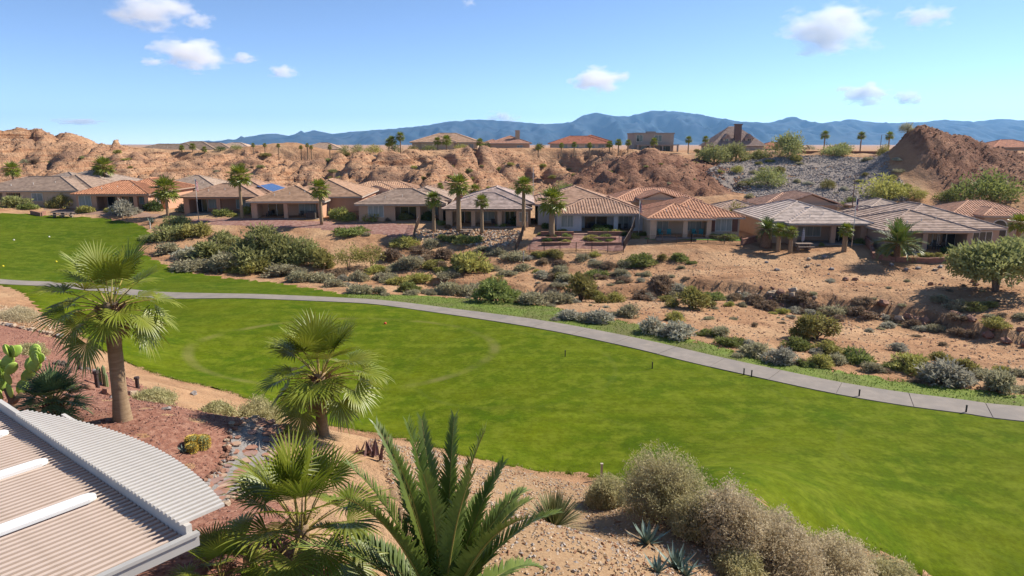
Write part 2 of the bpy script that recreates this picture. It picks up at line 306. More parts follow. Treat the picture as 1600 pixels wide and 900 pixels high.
def turf(name, c1, c2, ring=None):
    m = mat(name, c1, c2, scale=.22, rough=.9, bump=.03, bscale=9, spec=.04, c3=tuple(a * 1.1 + .004 for a in c2), s3=.8, world=True, stretch=(1, 1, 1))
    t = m.node_tree; N = t.nodes; L = t.links; P = N['Principled BSDF']; src = P.inputs['Base Color'].links[0].from_socket
    g = N.new('ShaderNodeNewGeometry')
    mp = N.new('ShaderNodeMapping'); mp.inputs['Rotation'].default_value = (0, 0, R(24)); mp.inputs['Scale'].default_value = (.12, 1.6, 1); L.new(g.outputs['Position'], mp.inputs[0])
    st = N.new('ShaderNodeTexNoise'); st.inputs['Scale'].default_value = .6; st.inputs['Detail'].default_value = 6; L.new(mp.outputs[0], st.inputs['Vector'])       # mowing grain
    hs = N.new('ShaderNodeHueSaturation'); mr = N.new('ShaderNodeMapRange'); mr.inputs[1].default_value = .3; mr.inputs[2].default_value = .7; mr.inputs[3].default_value = .88; mr.inputs[4].default_value = 1.12
    fn = N.new('ShaderNodeTexNoise'); fn.inputs['Scale'].default_value = 3.2; fn.inputs['Detail'].default_value = 5; fn.inputs['Roughness'].default_value = .75; L.new(g.outputs['Position'], fn.inputs['Vector'])
    fm = N.new('ShaderNodeMapRange'); fm.inputs[1].default_value = .3; fm.inputs[2].default_value = .7; fm.inputs[3].default_value = .74; fm.inputs[4].default_value = 1.26; L.new(fn.outputs['Fac'], fm.inputs[0])
    mm = N.new('ShaderNodeMath'); mm.operation = 'MULTIPLY'; L.new(mr.outputs[0], mm.inputs[0]); L.new(fm.outputs[0], mm.inputs[1])
    L.new(st.outputs['Fac'], mr.inputs[0]); L.new(mm.outputs[0], hs.inputs['Value']); L.new(src, hs.inputs['Color']); c = hs.outputs[0]
    for (cx, cy_, rx, ry, wd, amt, colr) in ring or ():            # worn wheel lines round the tee and approach
        sb = N.new('ShaderNodeVectorMath'); sb.operation = 'SUBTRACT'; L.new(g.outputs['Position'], sb.inputs[0]); sb.inputs[1].default_value = (cx, cy_, 0)
        ml = N.new('ShaderNodeVectorMath'); ml.operation = 'MULTIPLY'; L.new(sb.outputs[0], ml.inputs[0]); ml.inputs[1].default_value = (1 / rx, 1 / ry, 0)
        ln = N.new('ShaderNodeVectorMath'); ln.operation = 'LENGTH'; L.new(ml.outputs[0], ln.inputs[0])
        s1 = N.new('ShaderNodeMath'); s1.operation = 'SUBTRACT'; L.new(ln.outputs['Value'], s1.inputs[0]); s1.inputs[1].default_value = 1
        ab = N.new('ShaderNodeMath'); ab.operation = 'ABSOLUTE'; L.new(s1.outputs[0], ab.inputs[0])
        m2 = N.new('ShaderNodeMapRange'); m2.inputs[1].default_value = wd; m2.inputs[2].default_value = wd * .3; L.new(ab.outputs[0], m2.inputs[0])
        nn = N.new('ShaderNodeTexNoise'); nn.inputs['Scale'].default_value = .3; nn.inputs['Detail'].default_value = 4; L.new(g.outputs['Position'], nn.inputs['Vector'])
        m3 = N.new('ShaderNodeMapRange'); m3.inputs[1].default_value = .36; m3.inputs[2].default_value = .66; m3.inputs[4].default_value = amt; L.new(nn.outputs['Fac'], m3.inputs[0])
        mu = N.new('ShaderNodeMath'); mu.operation = 'MULTIPLY'; L.new(m2.outputs[0], mu.inputs[0]); L.new(m3.outputs[0], mu.inputs[1])
        x = N.new('ShaderNodeMix'); x.data_type = 'RGBA'; L.new(mu.outputs[0], x.inputs[0]); L.new(c, x.inputs[6]); x.inputs[7].default_value = (*colr, 1); c = x.outputs[2]
    L.new(c, P.inputs['Base Color']); return m
PALE = (.17, .155, .05)
rings = [(-13.2, 52.2, 11.8, 9.2, .05, .6, PALE), (0, 48, 7.5, 8.5, .035, .35, (.10, .125, .02)), (11, 41, 6.5, 5.5, .035, .3, (.10, .125, .02)), (24, 31, 7, 8, .03, .3, (.10, .125, .02))]
tag(sheet('fairway', ragged(FAIR, .3), turf('fairway_turf', (.058, .096, .003), (.096, .120, .004), rings), 1.4, .05, tuck=-.09), kind='structure')
tag(sheet('lawn', ragged(LAWN, .35, 3), turf('lawn_turf', (.052, .090, .004), (.084, .110, .006)), 2, .05, tuck=-.09), kind='structure')
tag(sheet('grass_verge', ragged(VERGE, .4, 6), mat('verge_grass', (.11, .16, .02), (.155, .19, .035), scale=1.2, rough=.95, bump=.08, bscale=6, world=True, c3=(.12, .12, .035), s3=.25), 1.4, .045, tuck=-.09), kind='structure')
# concrete cart path: poured slabs with joints
CONC = mat('concrete', (.27, .232, .20), (.22, .19, .165), scale=1.5, rough=.9, bump=.01, c3=(.21, .185, .165), s3=.5, world=True, spec=.2)
JOINT = mat('joint_grout', (.16, .14, .125), (.12, .105, .095), rough=.95)
def strip_poly(P, wd): 
    Lf, Rt = [], []
    for i, p in enumerate(P):
        d = (P[min(i + 1, len(P) - 1)] - P[max(i - 1, 0)]).normalized(); n = Vector((-d.y, d.x)); Lf.append(p + n * wd / 2); Rt.append(p - n * wd / 2)
    return Lf, Rt
PW = 2.7; Lf, Rt = strip_poly(PATHC, PW + .06)
path = tag(sheet('cart_path', Lf + list(reversed(Rt)), JOINT, 2, .065), kind='structure')
acc = [0]
for i in range(1, len(PATHC)): acc.append(acc[-1] + (PATHC[i] - PATHC[i - 1]).length)
def along(s):
    i = min(max(int(np.searchsorted(acc, s)), 1), len(acc) - 1); t = (s - acc[i - 1]) / (acc[i] - acc[i - 1] + 1e-9)
    p = PATHC[i - 1].lerp(PATHC[i], t); d = (PATHC[i] - PATHC[i - 1]).normalized(); return p, Vector((-d.y, d.x))
s = 0
while s < acc[-1] - 1:
    e_ = min(s + 4.2, acc[-1]); mb = MB(); rows = []
    for k in range(5):
        p, n = along(s + .02 + (e_ - s - .04) * k / 4); rows.append((p + n * PW / 2, p - n * PW / 2))
    zz = Hs([q for r_ in rows for q in r_]); tilt = rnd.uniform(-.006, .006)
    V = [(q.x, q.y, zz[2 * i + j] + .1 + tilt * j) for i, r_ in enumerate(rows) for j, q in enumerate(r_)]; V += [(a, b, c - .05) for a, b, c in V]
    fs = [(2 * i, 2 * i + 1, 2 * i + 3, 2 * i + 2) for i in range(4)] + [(2 * i, 2 * i + 2, 2 * i + 12, 2 * i + 10) for i in range(4)] + [(2 * i + 1, 2 * i + 11, 2 * i + 13, 2 * i + 3) for i in range(4)] + [(0, 10, 11, 1), (8, 9, 19, 18)]
    mb.add(V, fs); mb.build('slab', CONC, path); s = e_

# ------------------------------------------------------------------ vegetation
def leafcloud(mb, n, rx, ry, rz, zc, size, seed, m=0, shell=.55, lumps=9, slim=.5):
    r = random.Random(seed); C = []
    for i in range(lumps):
        a = r.uniform(0, 6.283); e = r.uniform(-.25, 1); q = math.sqrt(max(0, 1 - e * e)) * r.uniform(.35, .75)
        C.append((math.cos(a) * q, math.sin(a) * q, e * r.uniform(.35, .7), r.uniform(.3, .5)))
    for i in range(n):
        c = C[r.randrange(lumps)]; d = Vector((r.gauss(0, 1), r.gauss(0, 1), r.gauss(0, 1))).normalized(); k = c[3] * (shell + (1 - shell) * r.random()) * r.uniform(.8, 1.12)
        p = Vector(((c[0] + d.x * k) * rx, (c[1] + d.y * k) * ry, zc + (c[2] + d.z * k) * rz))
        if p.z < .02: continue
        ax = (d + Vector((r.gauss(0, .7), r.gauss(0, .7), r.gauss(0, .7) + .3))).normalized(); sd = ax.cross(Vector((r.gauss(0, 1), r.gauss(0, 1), r.gauss(0, 1)))).normalized()
        L = size * r.uniform(.6, 1.4); mb.add((p - sd * L * slim * .5, p + sd * L * slim * .5, p + ax * L), ((0, 1, 2),), m)
def stems(mb, n, h, spread, rad, seed, m=1):
    r = random.Random(seed)
    for i in range(n):
        a = r.uniform(0, 6.283); q = r.uniform(.3, 1) * spread; z = h * r.uniform(.6, 1)
        mb.tube([(0, 0, -.1), (math.cos(a) * q * .35, math.sin(a) * q * .35, z * .45), (math.cos(a + .2) * q, math.sin(a + .2) * q, z)], [rad, rad * .7, rad * .25], 4, m, False)
def foliage_mat(name, c1, c2, rough=.7, trans=.35, objrand=.14): return mat(name, c1, c2, scale=2.2, rough=rough, trans=trans, objrand=objrand, spec=.2)
TWIG = mat('twig_bark', (.13, .09, .065), (.2, .15, .11), scale=6)
FO = {k: foliage_mat(k + '_leaf', a, b) for k, a, b in (('sage', (.31, .28, .16), (.42, .385, .25)), ('silver', (.36, .335, .25), (.47, .445, .35)), ('green', (.18, .215, .055), (.27, .295, .09)), ('olive', (.23, .21, .055), (.33, .295, .10)), ('yellow', (.32, .30, .075), (.42, .385, .125)),
      ('brown', (.23, .16, .10), (.33, .245, .165)), ('mesq', (.25, .26, .085), (.36, .36, .145)), ('dark', (.07, .11, .03), (.12, .165, .05)))}
SH = {}
for k in FO:
    for v in range(3):
        mb = MB(); tall = k in ('olive',); rz = .5 if not tall else .62
        leafcloud(mb, 1900, .56, .56, rz, .12 if not tall else .3, .1, sum(map(ord, k)) % 97 + v * 13 + len(k), 0, .5, 11 + 3 * v, .5)
        stems(mb, 22 if tall else 18, .62 if not tall else .8, .46, .013, v + 3); SH[k, v] = mb.mesh('shrub', [FO[k], TWIG])
GLB = 'garden shrub planted along the patios of the front row'
MARKS = [(-86, 'grey roofed end house'), (-66, 'orange tiled house'), (-50, 'solar roofed house'), (-37, 'brown house'), (-17, 'dusty roofed house'), (-3.5, 'striped roof house'), (14, 'blue grey house'), (28, 'tan tiled house'), (45, 'pale roofed house'), (60, 'large hipped house')]
KW = {'sage': 'grey green sagebrush', 'silver': 'pale silvery brittlebush', 'green': 'leafy green bush', 'olive': 'upright olive creosote', 'yellow': 'yellow green rabbitbrush', 'brown': 'dry brown brush', 'mesq': 'spreading mesquite bush', 'dark': 'dark green shrub'}
def place(p, s):
    m = min(MARKS, key=lambda q: abs(q[0] * p.y / 105 - p.x))[1]; a, b = np.array([p.x]), np.array([p.y]); bd = seg_dist(a, b, BANK)[0]; pd = seg_dist(a, b, PATHC)[0]
    z = 'on the cart path verge' if pd < 6 else 'on the wash bank' if bd < 2.2 else 'on the wash floor' if p.y < 78 else 'on the slope'
    return z + ' below the ' + m, 'big ' if s > 3.6 else 'small ' if s < 2.1 else ''
def shrub(u, v, wpx, kind, label, group, hscale=1.0, name='desert_shrub', cat='shrub'):
    p = G(u, v); s = wpx / px_at(p.y)
    if name == 'desert_shrub': z_, b_ = place(p, s); label = b_ + KW[kind] + ' ' + z_; group = 'desert shrubs between the cart path and the houses'
    if label == GLB: label = KW[kind] + ' planted by the patio of the ' + min(MARKS, key=lambda q: abs(q[0] * p.y / 105 - p.x))[1]
    o = inst(name, SH[kind, rnd.randrange(3)], None, (p.x, p.y + s * .2, p.z - .03), (0, 0, rnd.uniform(0, 6.28)), (s * rnd.uniform(.95, 1.35), s * rnd.uniform(.8, 1.2), s * hscale * rnd.uniform(.7, 1.1))); tag(o, label, cat, group); return o
VL = {'sage': 'grey green sagebrush rounded among the grass and sand beside the cart path', 'silver': 'pale silvery brittlebush mound on the grass verge beyond the cart path', 'green': 'leafy green desert bush along the sandy edge of the verge',
      'olive': 'tall upright olive creosote bush with bare lower stems near the wash', 'yellow': 'yellow green rabbitbrush tuft by the sandy wash', 'brown': 'dry brown brush clinging to the wash bank', 'mesq': 'low spreading mesquite bush in the wash', 'dark': 'dark green compact shrub in the wash'}
VERGE_SHRUBS = [(772, 474, 60, 'green'), (831, 477, 46, 'sage'), (872, 474, 50, 'sage'), (908, 471, 48, 'olive'), (770, 452, 40, 'olive'), (637, 456, 30, 'green'), (668, 458, 24, 'sage'), (700, 460, 40, 'sage'), (734, 461, 45, 'sage'), (560, 459, 36, 'sage'), (520, 449, 30, 'sage'), (592, 460, 26, 'sage'),
    (890, 500, 36, 'silver'), (934, 506, 48, 'silver'), (981, 495, 44, 'sage'), (1020, 522, 48, 'silver'), (1058, 531, 50, 'silver'), (1056, 500, 28, 'yellow'), (1082, 484, 50, 'olive'), (960, 471, 32, 'yellow'), (1113, 526, 34, 'green'), (1147, 541, 40, 'green'), (1128, 528, 36, 'sage'), (1180, 557, 46, 'sage'), (1222, 570, 56, 'silver'),
    (1247, 547, 38, 'green'), (1278, 534, 60, 'olive'), (1300, 555, 44, 'yellow'), (1277, 553, 22, 'silver'), (1284, 573, 34, 'yellow'), (1262, 573, 26, 'green'), (1310, 568, 30, 'sage'), (1347, 568, 44, 'green'), (1366, 582, 34, 'sage'), (1425, 582, 52, 'yellow'), (1400, 578, 30, 'green'), (1472, 573, 30, 'olive'), (1509, 582, 36, 'yellow'), (1536, 590, 32, 'sage'), (1568, 583, 24, 'yellow'), (1481, 601, 64, 'silver'), (1569, 614, 62, 'sage'), (1600, 590, 28, 'sage'), (1450, 596, 30, 'sage')]
for u, v, wd, k in VERGE_SHRUBS: shrub(u, v, wd, k, VL[k], 'shrubs between the cart path and the wash', 1.1 if k == 'olive' else .95)
WL = {'sage': 'grey green sagebrush on the sandy slope below the houses', 'green': 'bright green rounded bush on the bare slope below the houses', 'yellow': 'yellow green bush on the scrubby slope below the houses', 'brown': 'dry brown brush along the cut bank of the wash', 'olive': 'olive creosote bush on the slope below the houses', 'mesq': 'spreading grey green mesquite bush crowding the wash below the red gravel yards', 'silver': 'pale grey dead brush on the slope below the houses', 'dark': 'dark evergreen bush beside a rock yard below the houses'}
WASH = [(737, 431, 66, 'yellow'), (700, 377, 28, 'green'), (720, 381, 32, 'yellow'), (631, 386, 36, 'yellow'), (815, 425, 26, 'sage'), (876, 433, 32, 'sage'), (840, 429, 18, 'yellow'), (934, 433, 30, 'green'), (1003, 416, 48, 'green'), (1062, 408, 26, 'green'), (1080, 412, 14, 'green'), (912, 407, 30, 'sage'), (847, 402, 20, 'yellow'), (803, 406, 42, 'sage'), (850, 412, 20, 'brown'), (694, 406, 40, 'brown'), (640, 424, 50, 'sage'), (769, 424, 24, 'sage'), (1035, 452, 50, 'brown'), (1005, 462, 40, 'brown'), (866, 443, 22, 'brown'), (950, 420, 24, 'brown'), (972, 436, 30, 'sage'), (1010, 436, 22, 'sage'), (930, 400, 18, 'yellow'),
    (1116, 464, 28, 'green'), (1106, 480, 26, 'olive'), (1140, 478, 16, 'yellow'), (1160, 479, 18, 'sage'), (1225, 487, 22, 'yellow'), (1234, 470, 42, 'brown'), (1270, 478, 36, 'brown'), (1205, 480, 40, 'brown'), (1300, 486, 34, 'sage'), (1331, 482, 26, 'sage'), (1350, 492, 34, 'brown'), (1310, 498, 24, 'brown'), (1180, 470, 30, 'brown'), (1150, 462, 26, 'brown'), (1469, 477, 28, 'sage'), (1500, 491, 36, 'sage'), (1525, 492, 36, 'yellow'), (1547, 482, 24, 'yellow'), (1560, 520, 34, 'yellow'), (1390, 508, 24, 'silver'), (1430, 505, 24, 'brown'), (1465, 510, 26, 'sage'), (1597, 505, 22, 'sage'), (1520, 520, 26, 'brown'), (1236, 494, 14, 'silver'), (1180, 512, 14, 'brown'), (1408, 548, 26, 'silver'), (1360, 520, 16, 'silver'), (1475, 540, 16, 'brown'),
    (545, 368, 44, 'green'), (272, 353, 40, 'mesq'), (262, 376, 55, 'mesq'), (300, 371, 46, 'yellow'), (347, 387, 48, 'mesq'), (315, 388, 26, 'yellow'), (260, 397, 34, 'sage'), (287, 404, 36, 'silver'), (325, 408, 70, 'mesq'), (290, 422, 50, 'sage'), (350, 425, 60, 'sage'), (395, 428, 56, 'yellow'), (440, 432, 50, 'sage'), (370, 405, 44, 'dark'), (186, 338, 44, 'silver'), (500, 420, 46, 'olive'), (610, 408, 40, 'brown'), (660, 410, 34, 'brown'), (600, 436, 34, 'sage'), (655, 440, 34, 'yellow'), (700, 440, 30, 'sage'), (560, 440, 34, 'sage'), (500, 440, 40, 'sage'), (620, 446, 30, 'yellow'), (465, 441, 36, 'sage'), (530, 432, 30, 'brown'), (585, 425, 30, 'yellow'), (685, 425, 30, 'brown'), (420, 416, 50, 'mesq'), (675, 388, 30, 'sage'), (655, 396, 26, 'brown'), (755, 392, 22, 'sage'), (780, 398, 22, 'sage'), (740, 378, 24, 'green')]
for u, v, wd, k in WASH: shrub(u, v, wd, k, WL[k], 'shrubs on the slope and wash below the houses', .85)
r_ = random.Random(25)
for u, v, wd, k in WASH + VERGE_SHRUBS:
    if wd > 21 and r_.random() < .75:
        k2 = r_.choice([k, 'sage', 'brown', 'silver', k]); shrub(u + r_.choice((-1, 1)) * wd * r_.uniform(.35, .75), v + r_.uniform(-3, 3), wd * r_.uniform(.3, .6), k2, {'silver': 'small pale grey brush crowding a larger shrub in the wash', 'brown': 'small dry brown brush crowding a larger shrub in the wash', 'sage': 'small grey green sage crowding a larger shrub in the wash'}.get(k2, 'small green sprout crowding a larger shrub in the wash'), 'small shrubs crowding the larger ones', .8)
r_ = random.Random(45)
for i in range(45):
    u = r_.uniform(560, 1090); v = r_.uniform(398, 462) + max(0, u - 900) * .05; shrub(u, v, r_.uniform(12, 32), r_.choice(['sage', 'brown', 'silver', 'sage', 'brown', 'olive', 'yellow']), '', '', .75)
for i in range(24):
    u = r_.uniform(1080, 1580); b = np.interp(u, (1080, 1250, 1400, 1600), (452, 474, 492, 530)); shrub(u, b + r_.uniform(-8, 10), r_.uniform(12, 30), r_.choice(['sage', 'brown', 'silver', 'brown']), '', '', .75)
r_ = random.Random(5)
for i in range(75):
    u = r_.uniform(600, 1590); v = 400 + (u - 600) * .045 + r_.uniform(0, 1) ** .8 * (55 + (u - 600) * .05); k = r_.choice(['silver', 'brown', 'sage', 'brown', 'sage'])
    shrub(u, v, r_.uniform(6, 15), k, 'tiny dry tuft of brush scattered on the bare desert soil', 'small dry tufts on the desert soil', .7, 'brush_tuft', 'tuft')

def tree(name, u, v, wpx, hpx, kind, label, group=None, Y=None, n=3600, cat='tree', trunk=.12, seed=1, low=.45, p=None):
    if p is None: p = G(u, v) if Y is None else Vector((pt(u, v, Y)[0], Y, H(pt(u, v, Y)[0], Y)))
    k = px_at(p.y); W, h = wpx / k, hpx / k; t = tag(empty(name, p), label, cat, group); mb = MB()
    leafcloud(mb, n, W * .52, W * .52, h * (1 - low) * .85, h * low * .95, max(.16, W * .05), seed * 7 + 1, 0, .4, 24, .55); mb.build('crown', [FO[kind]], t)
    mb = MB(); r = random.Random(seed)
    for i in range(3 if trunk > .05 else 5):
        a = r.uniform(0, 6.28); x, y = math.cos(a), math.sin(a)
        mb.tube([(x * .1, y * .1, -.2), (x * W * .05, y * W * .05, h * .25), (x * W * .16, y * W * .16, h * .5), (x * W * .3, y * W * .3, h * .75)], [trunk, trunk * .8, trunk * .5, trunk * .2], 6, 0)
    mb.build('trunk', TWIG, t, smooth=True); return t
tree('mesquite_tree', 1556, 457, 140, 98, 'mesq', 'spreading mesquite tree with dark forked trunk on the bare slope', n=9000, trunk=.2, seed=4, low=.42)
tree('mesquite_tree', 415, 412, 120, 68, 'mesq', 'large billowing mesquite filling the wash below the brown house', n=7000, seed=5, low=.22)
tree('mesquite_tree', 476, 410, 70, 48, 'mesq', 'smaller mesquite leaning beside the large billowing one', n=4000, seed=6, low=.2)
tree('palo_verde_tree', 545, 422, 52, 50, 'yellow', 'airy yellow green palo verde with bare stems in the wash', n=1500, trunk=.05, seed=7, low=.4)
tree('palo_verde_tree', 580, 418, 52, 46, 'olive', 'airy olive palo verde beside the yellow green one', n=1500, trunk=.05, seed=8, low=.4)
tree('citrus_tree', 97, 325, 38, 28, 'yellow', 'small yellow leaved tree beside the picnic tables', seed=9, low=.25)
tree('garden_tree', 1385, 346, 46, 38, 'dark', 'dark leafy tree between the pale grey roof and the large hipped roof', Y=106, seed=10, low=.3)
tree('garden_tree', 530, 330, 34, 24, 'green', 'bright green tree against the side wall of the brown house', Y=114, seed=11, low=.25)
for i, (u, v, wd, h, k, Y) in enumerate([(1115, 254, 56, 36, 'mesq', 172), (1150, 250, 52, 36, 'mesq', 174), (1188, 248, 40, 26, 'mesq', 176), (1228, 246, 62, 44, 'mesq', 172)]):
    tree('mesquite_tree', u, v, wd, h, k, 'dense mesquite in the row on the rim below the steep grey roof', 'mesquites on the rim', Y=Y, seed=20 + i, low=.2, n=3000)
for i, (u, v, wd, h, k, Y, lb) in enumerate([(1305, 246, 52, 26, 'mesq', 169, 'rounded bush against the low red wall on the rim'), (1200, 297, 58, 38, 'mesq', 150, 'big rounded bush alone in the middle of the grey rock slope'), (1376, 272, 26, 22, 'yellow', 155, 'yellowish bush high on the grey rock slope'),
        (1372, 318, 84, 44, 'yellow', 133, 'wide pale green bush at the foot of the grey rock slope'), (1328, 318, 34, 20, 'green', 131, 'low green bush behind the light pole at the foot of the rock slope'), (1535, 318, 104, 56, 'green', 128, 'broad bright green tree at the foot of the red hill'), (1482, 318, 44, 24, 'green', 129, 'low green tree next to the broad bright one below the red hill'), (1430, 314, 34, 24, 'yellow', 130, 'lime green bush behind the large hipped roof'),
        (1292, 303, 26, 20, 'olive', 143, 'small olive bush low on the grey rock slope'), (880, 300, 52, 30, 'green', 146, 'round green tree behind the blue grey house'), (800, 296, 40, 28, 'green', 146, 'round green tree behind the house with striped grey roof'), (570, 292, 42, 22, 'mesq', 150, 'low grey green tree at the foot of the cliffs'), (976, 312, 54, 22, 'green', 134, 'wide green bush between the blue grey house and the arched entry'),
        (1155, 322, 58, 52, 'olive', 117, 'loose olive tree in front of the roof behind the tan tiled house'), (1150, 265, 24, 16, 'yellow', 160, 'small yellow green bush at the upper corner of the rock slope'), (1410, 268, 26, 22, 'sage', 152, 'grey bush by the dark stone chute on the rock slope'), (128, 282, 32, 14, 'green', 150, 'low green shrubs behind the orange tiled roof'), (300, 286, 44, 20, 'yellow', 132, 'olive yellow tree behind the house with solar panels'), (432, 292, 40, 18, 'green', 132, 'green tree behind the brown gabled house'), (1215, 320, 20, 14, 'green', 118, 'bright green shrub beside the driveway'), (1310, 238, 34, 12, 'sage', 185, 'grey scrub on top of the rim'), (330, 284, 26, 14, 'green', 145, 'small green tree in front of the cut bank')]):
    tree('desert_tree', u, v, wd, h, k, lb, Y=Y, seed=40 + i, low=.18, n=2200)
for i, (u, v, wd, h, k) in enumerate([(540, 240, 26, 16, 'mesq'), (560, 242, 30, 18, 'mesq'), (585, 243, 36, 16, 'yellow'), (617, 236, 28, 22, 'dark'), (645, 238, 22, 12, 'olive'), (670, 236, 26, 14, 'green'), (760, 238, 18, 14, 'dark'), (845, 240, 20, 12, 'dark'), (345, 238, 22, 9, 'dark'), (372, 248, 24, 10, 'mesq'), (720, 238, 26, 10, 'yellow'), (1265, 236, 20, 10, 'sage'), (1545, 232, 22, 12, 'sage')]):
    tree('rim_tree', u, v, wd, h, k, 'small tree among the houses along the rim above the cliffs', 'trees along the rim', Y=207 if u < 1000 else 180, seed=70 + i, low=.15, n=900)

# ---- palms
PF = mat('fan_frond', (.14, .18, .013), (.25, .27, .032), scale=1.5, rough=.42, spec=.5, trans=.28, objrand=.1)
PD = mat('date_frond', (.10, .15, .024), (.17, .215, .045), scale=1.5, rough=.45, spec=.45, trans=.2, objrand=.1)
PB = mat('blue_green_frond', (.09, .14, .045), (.15, .20, .075), scale=2, rough=.5, spec=.4, trans=.2, objrand=.1)
PS = mat('petiole', (.24, .22, .05), (.30, .20, .06), scale=3, rough=.5)
PT = mat('palm_bark', (.25, .165, .095), (.33, .23, .14), scale=3, rough=.9, bump=.02, bscale=14, stretch=(1, 1, 6))
PK = mat('palm_boots', (.13, .075, .045), (.21, .13, .08), scale=5, rough=.9)
PDEAD = mat('dead_frond', (.26, .18, .09), (.33, .25, .14), scale=3, rough=.8)
def fan_frond(mb, elev, Lp, Lb, nseg, nsec, seed, az=0, org=Vector((0, 0, 0)), m=0, mp=1, spread=2.15, droop=1.0, wide=1.0):
    r = random.Random(seed); ca, sa = math.cos(az), math.sin(az)
    def W(p): return org + Vector((p.x * ca - p.y * sa, p.x * sa + p.y * ca, p.z))
    pts, d, q = [], elev, Vector((0, 0, 0))
    for k in range(5):
        pts.append(q.copy()); q = q + Vector((math.cos(d), 0, math.sin(d))) * Lp / 4; d -= .07 * droop
    hub = pts[-1]; d -= .12 * droop; fw = Vector((math.cos(d), 0, math.sin(d))); up = Vector((-math.sin(d), 0, math.cos(d))); sd = Vector((0, 1, 0))
    mb.tube([W(p) for p in pts], [.03 * wide, .022 * wide, .018 * wide, .014 * wide, .01 * wide], 4, mp, False)
    for i in range(nseg):
        t = -spread + 2 * spread * (i + .5) / nseg; L = Lb * (1 - .28 * (abs(t) / spread) ** 2) * r.uniform(.8, 1.1); hw = spread / nseg
        cup = .28 * abs(math.sin(t * .7)); rows = []
        vel = (fw * math.cos(t) + sd * math.sin(t)) * 1 + up * cup; vel.normalize(); pos = hub.copy()
        for k in range(nsec + 1):
            f = k / nsec; wd = (L * min(f, .5) * math.tan(hw) * 1.0) * (1 if f <= .5 else max(0.02, 1 - ((f - .5) / .5) ** 1.6))
            sdv = vel.cross(up).normalized() * wd; fold = up * wd * .45 * (1 if i % 2 else -1)
            rows.append((pos - sdv - fold * .5, pos + fold * .5, pos + sdv - fold * .5))
            pos = pos + vel * L / nsec; g = droop * (0 if f < .35 else .62) * (6 / nsec) * (f) * r.uniform(.4, 1.7); vel = (vel + Vector((0, 0, -1)) * g * .55).normalized()
        vs_ = [W(p) for a in rows for p in a]; fs = []
        for k in range(nsec): fs += [(3 * k, 3 * k + 1, 3 * k + 4, 3 * k + 3), (3 * k + 1, 3 * k + 2, 3 * k + 5, 3 * k + 4)]
        mb.add(vs_, fs, m)
def pin_frond(mb, elev, L, npair, seed, az=0, org=Vector((0, 0, 0)), m=0, mp=1, bend=1.0, leaf=.5):
    r = random.Random(seed); ca, sa = math.cos(az), math.sin(az)
    def W(p): return org + Vector((p.x * ca - p.y * sa, p.x * sa + p.y * ca, p.z))
    n = 14; pts, d, q = [], elev, Vector((0, 0, 0)); side = r.uniform(-.15, .15); y = 0
    ds = []
    for k in range(n + 1):
        pts.append(q.copy()); ds.append(d); q = q + Vector((math.cos(d), side * k / n, math.sin(d))) * L / n; d -= bend * (.015 + .16 * (k / n) ** 1.6)
    mb.tube([W(p) for p in pts], [.028 * (1 - .85 * k / n) + .003 for k in range(n + 1)], 4, mp, False)
    for i in range(npair):
        f = .12 + .88 * i / (npair - 1); k = min(int(f * n), n - 1); t = f * n - k; p = pts[k].lerp(pts[k + 1], t); d = ds[k] * (1 - t) + ds[k + 1] * t
        fw = Vector((math.cos(d), 0, math.sin(d))); up = Vector((-math.sin(d), 0, math.cos(d)))
        ll = leaf * (min(1, .35 + f * 3) if f < .25 else 1) * (1 - .55 * max(0, f - .5) / .5) * r.uniform(.85, 1.1)
        for sg in (-1, 1):
            a = R(48 - 22 * f) * r.uniform(.85, 1.15); dv = (fw * math.cos(a) + Vector((0, sg, 0)) * math.sin(a) + up * r.uniform(.22, .5)).normalized(); wv = dv.cross(up).normalized() * ll * .055
            mid = p + dv * ll * .5; tip = p + dv * ll + Vector((0, 0, -.07 * ll)); nv = dv.cross(wv).normalized() * ll * .012
            mb.add([W(x) for x in (p - wv * .6, p + wv * .6, mid + wv + nv, mid - wv + nv, tip)], ((0, 1, 2, 3), (3, 2, 4)), m)
ELEV = (82, 66, 50, 34, 16, -4, -26)
FFM = {}
def fan_meshes(key, Lp, Lb, nseg, nsec, m):
    for i, e in enumerate(ELEV):
        for v in range(2):
            mb = MB(); fan_frond(mb, R(e), Lp * (.85 if v else 1), Lb * (1.05 if v else 1), nseg, nsec, i * 7 + v, droop=(.35, .5, .7, .95, 1.2, 1.4, 1.5)[i]); FFM[key, i, v] = mb.mesh('frond', [m, PS], True)
fan_meshes('fan', 1.2, .98, 34, 8, PF); fan_meshes('small', .55, .62, 26, 6, PB)
for i, e in enumerate(ELEV[:6]):
    for v in range(2):
        mb = MB(); pin_frond(mb, R(e), 3.2 if v else 3.6, 84, i * 5 + v, bend=(.35, .6, 1, 1.2, 1.2, 1.1)[i]); FFM['date', i, v] = mb.mesh('frond', [PD, PS])
DEADM = []
for v in range(2): mb = MB(); fan_frond(mb, R(-48 - 14 * v), .8, .8, 22, 7, 91 + v, droop=1.6); DEADM.append(mb.mesh('dead_frond', [PDEAD, PDEAD], True))
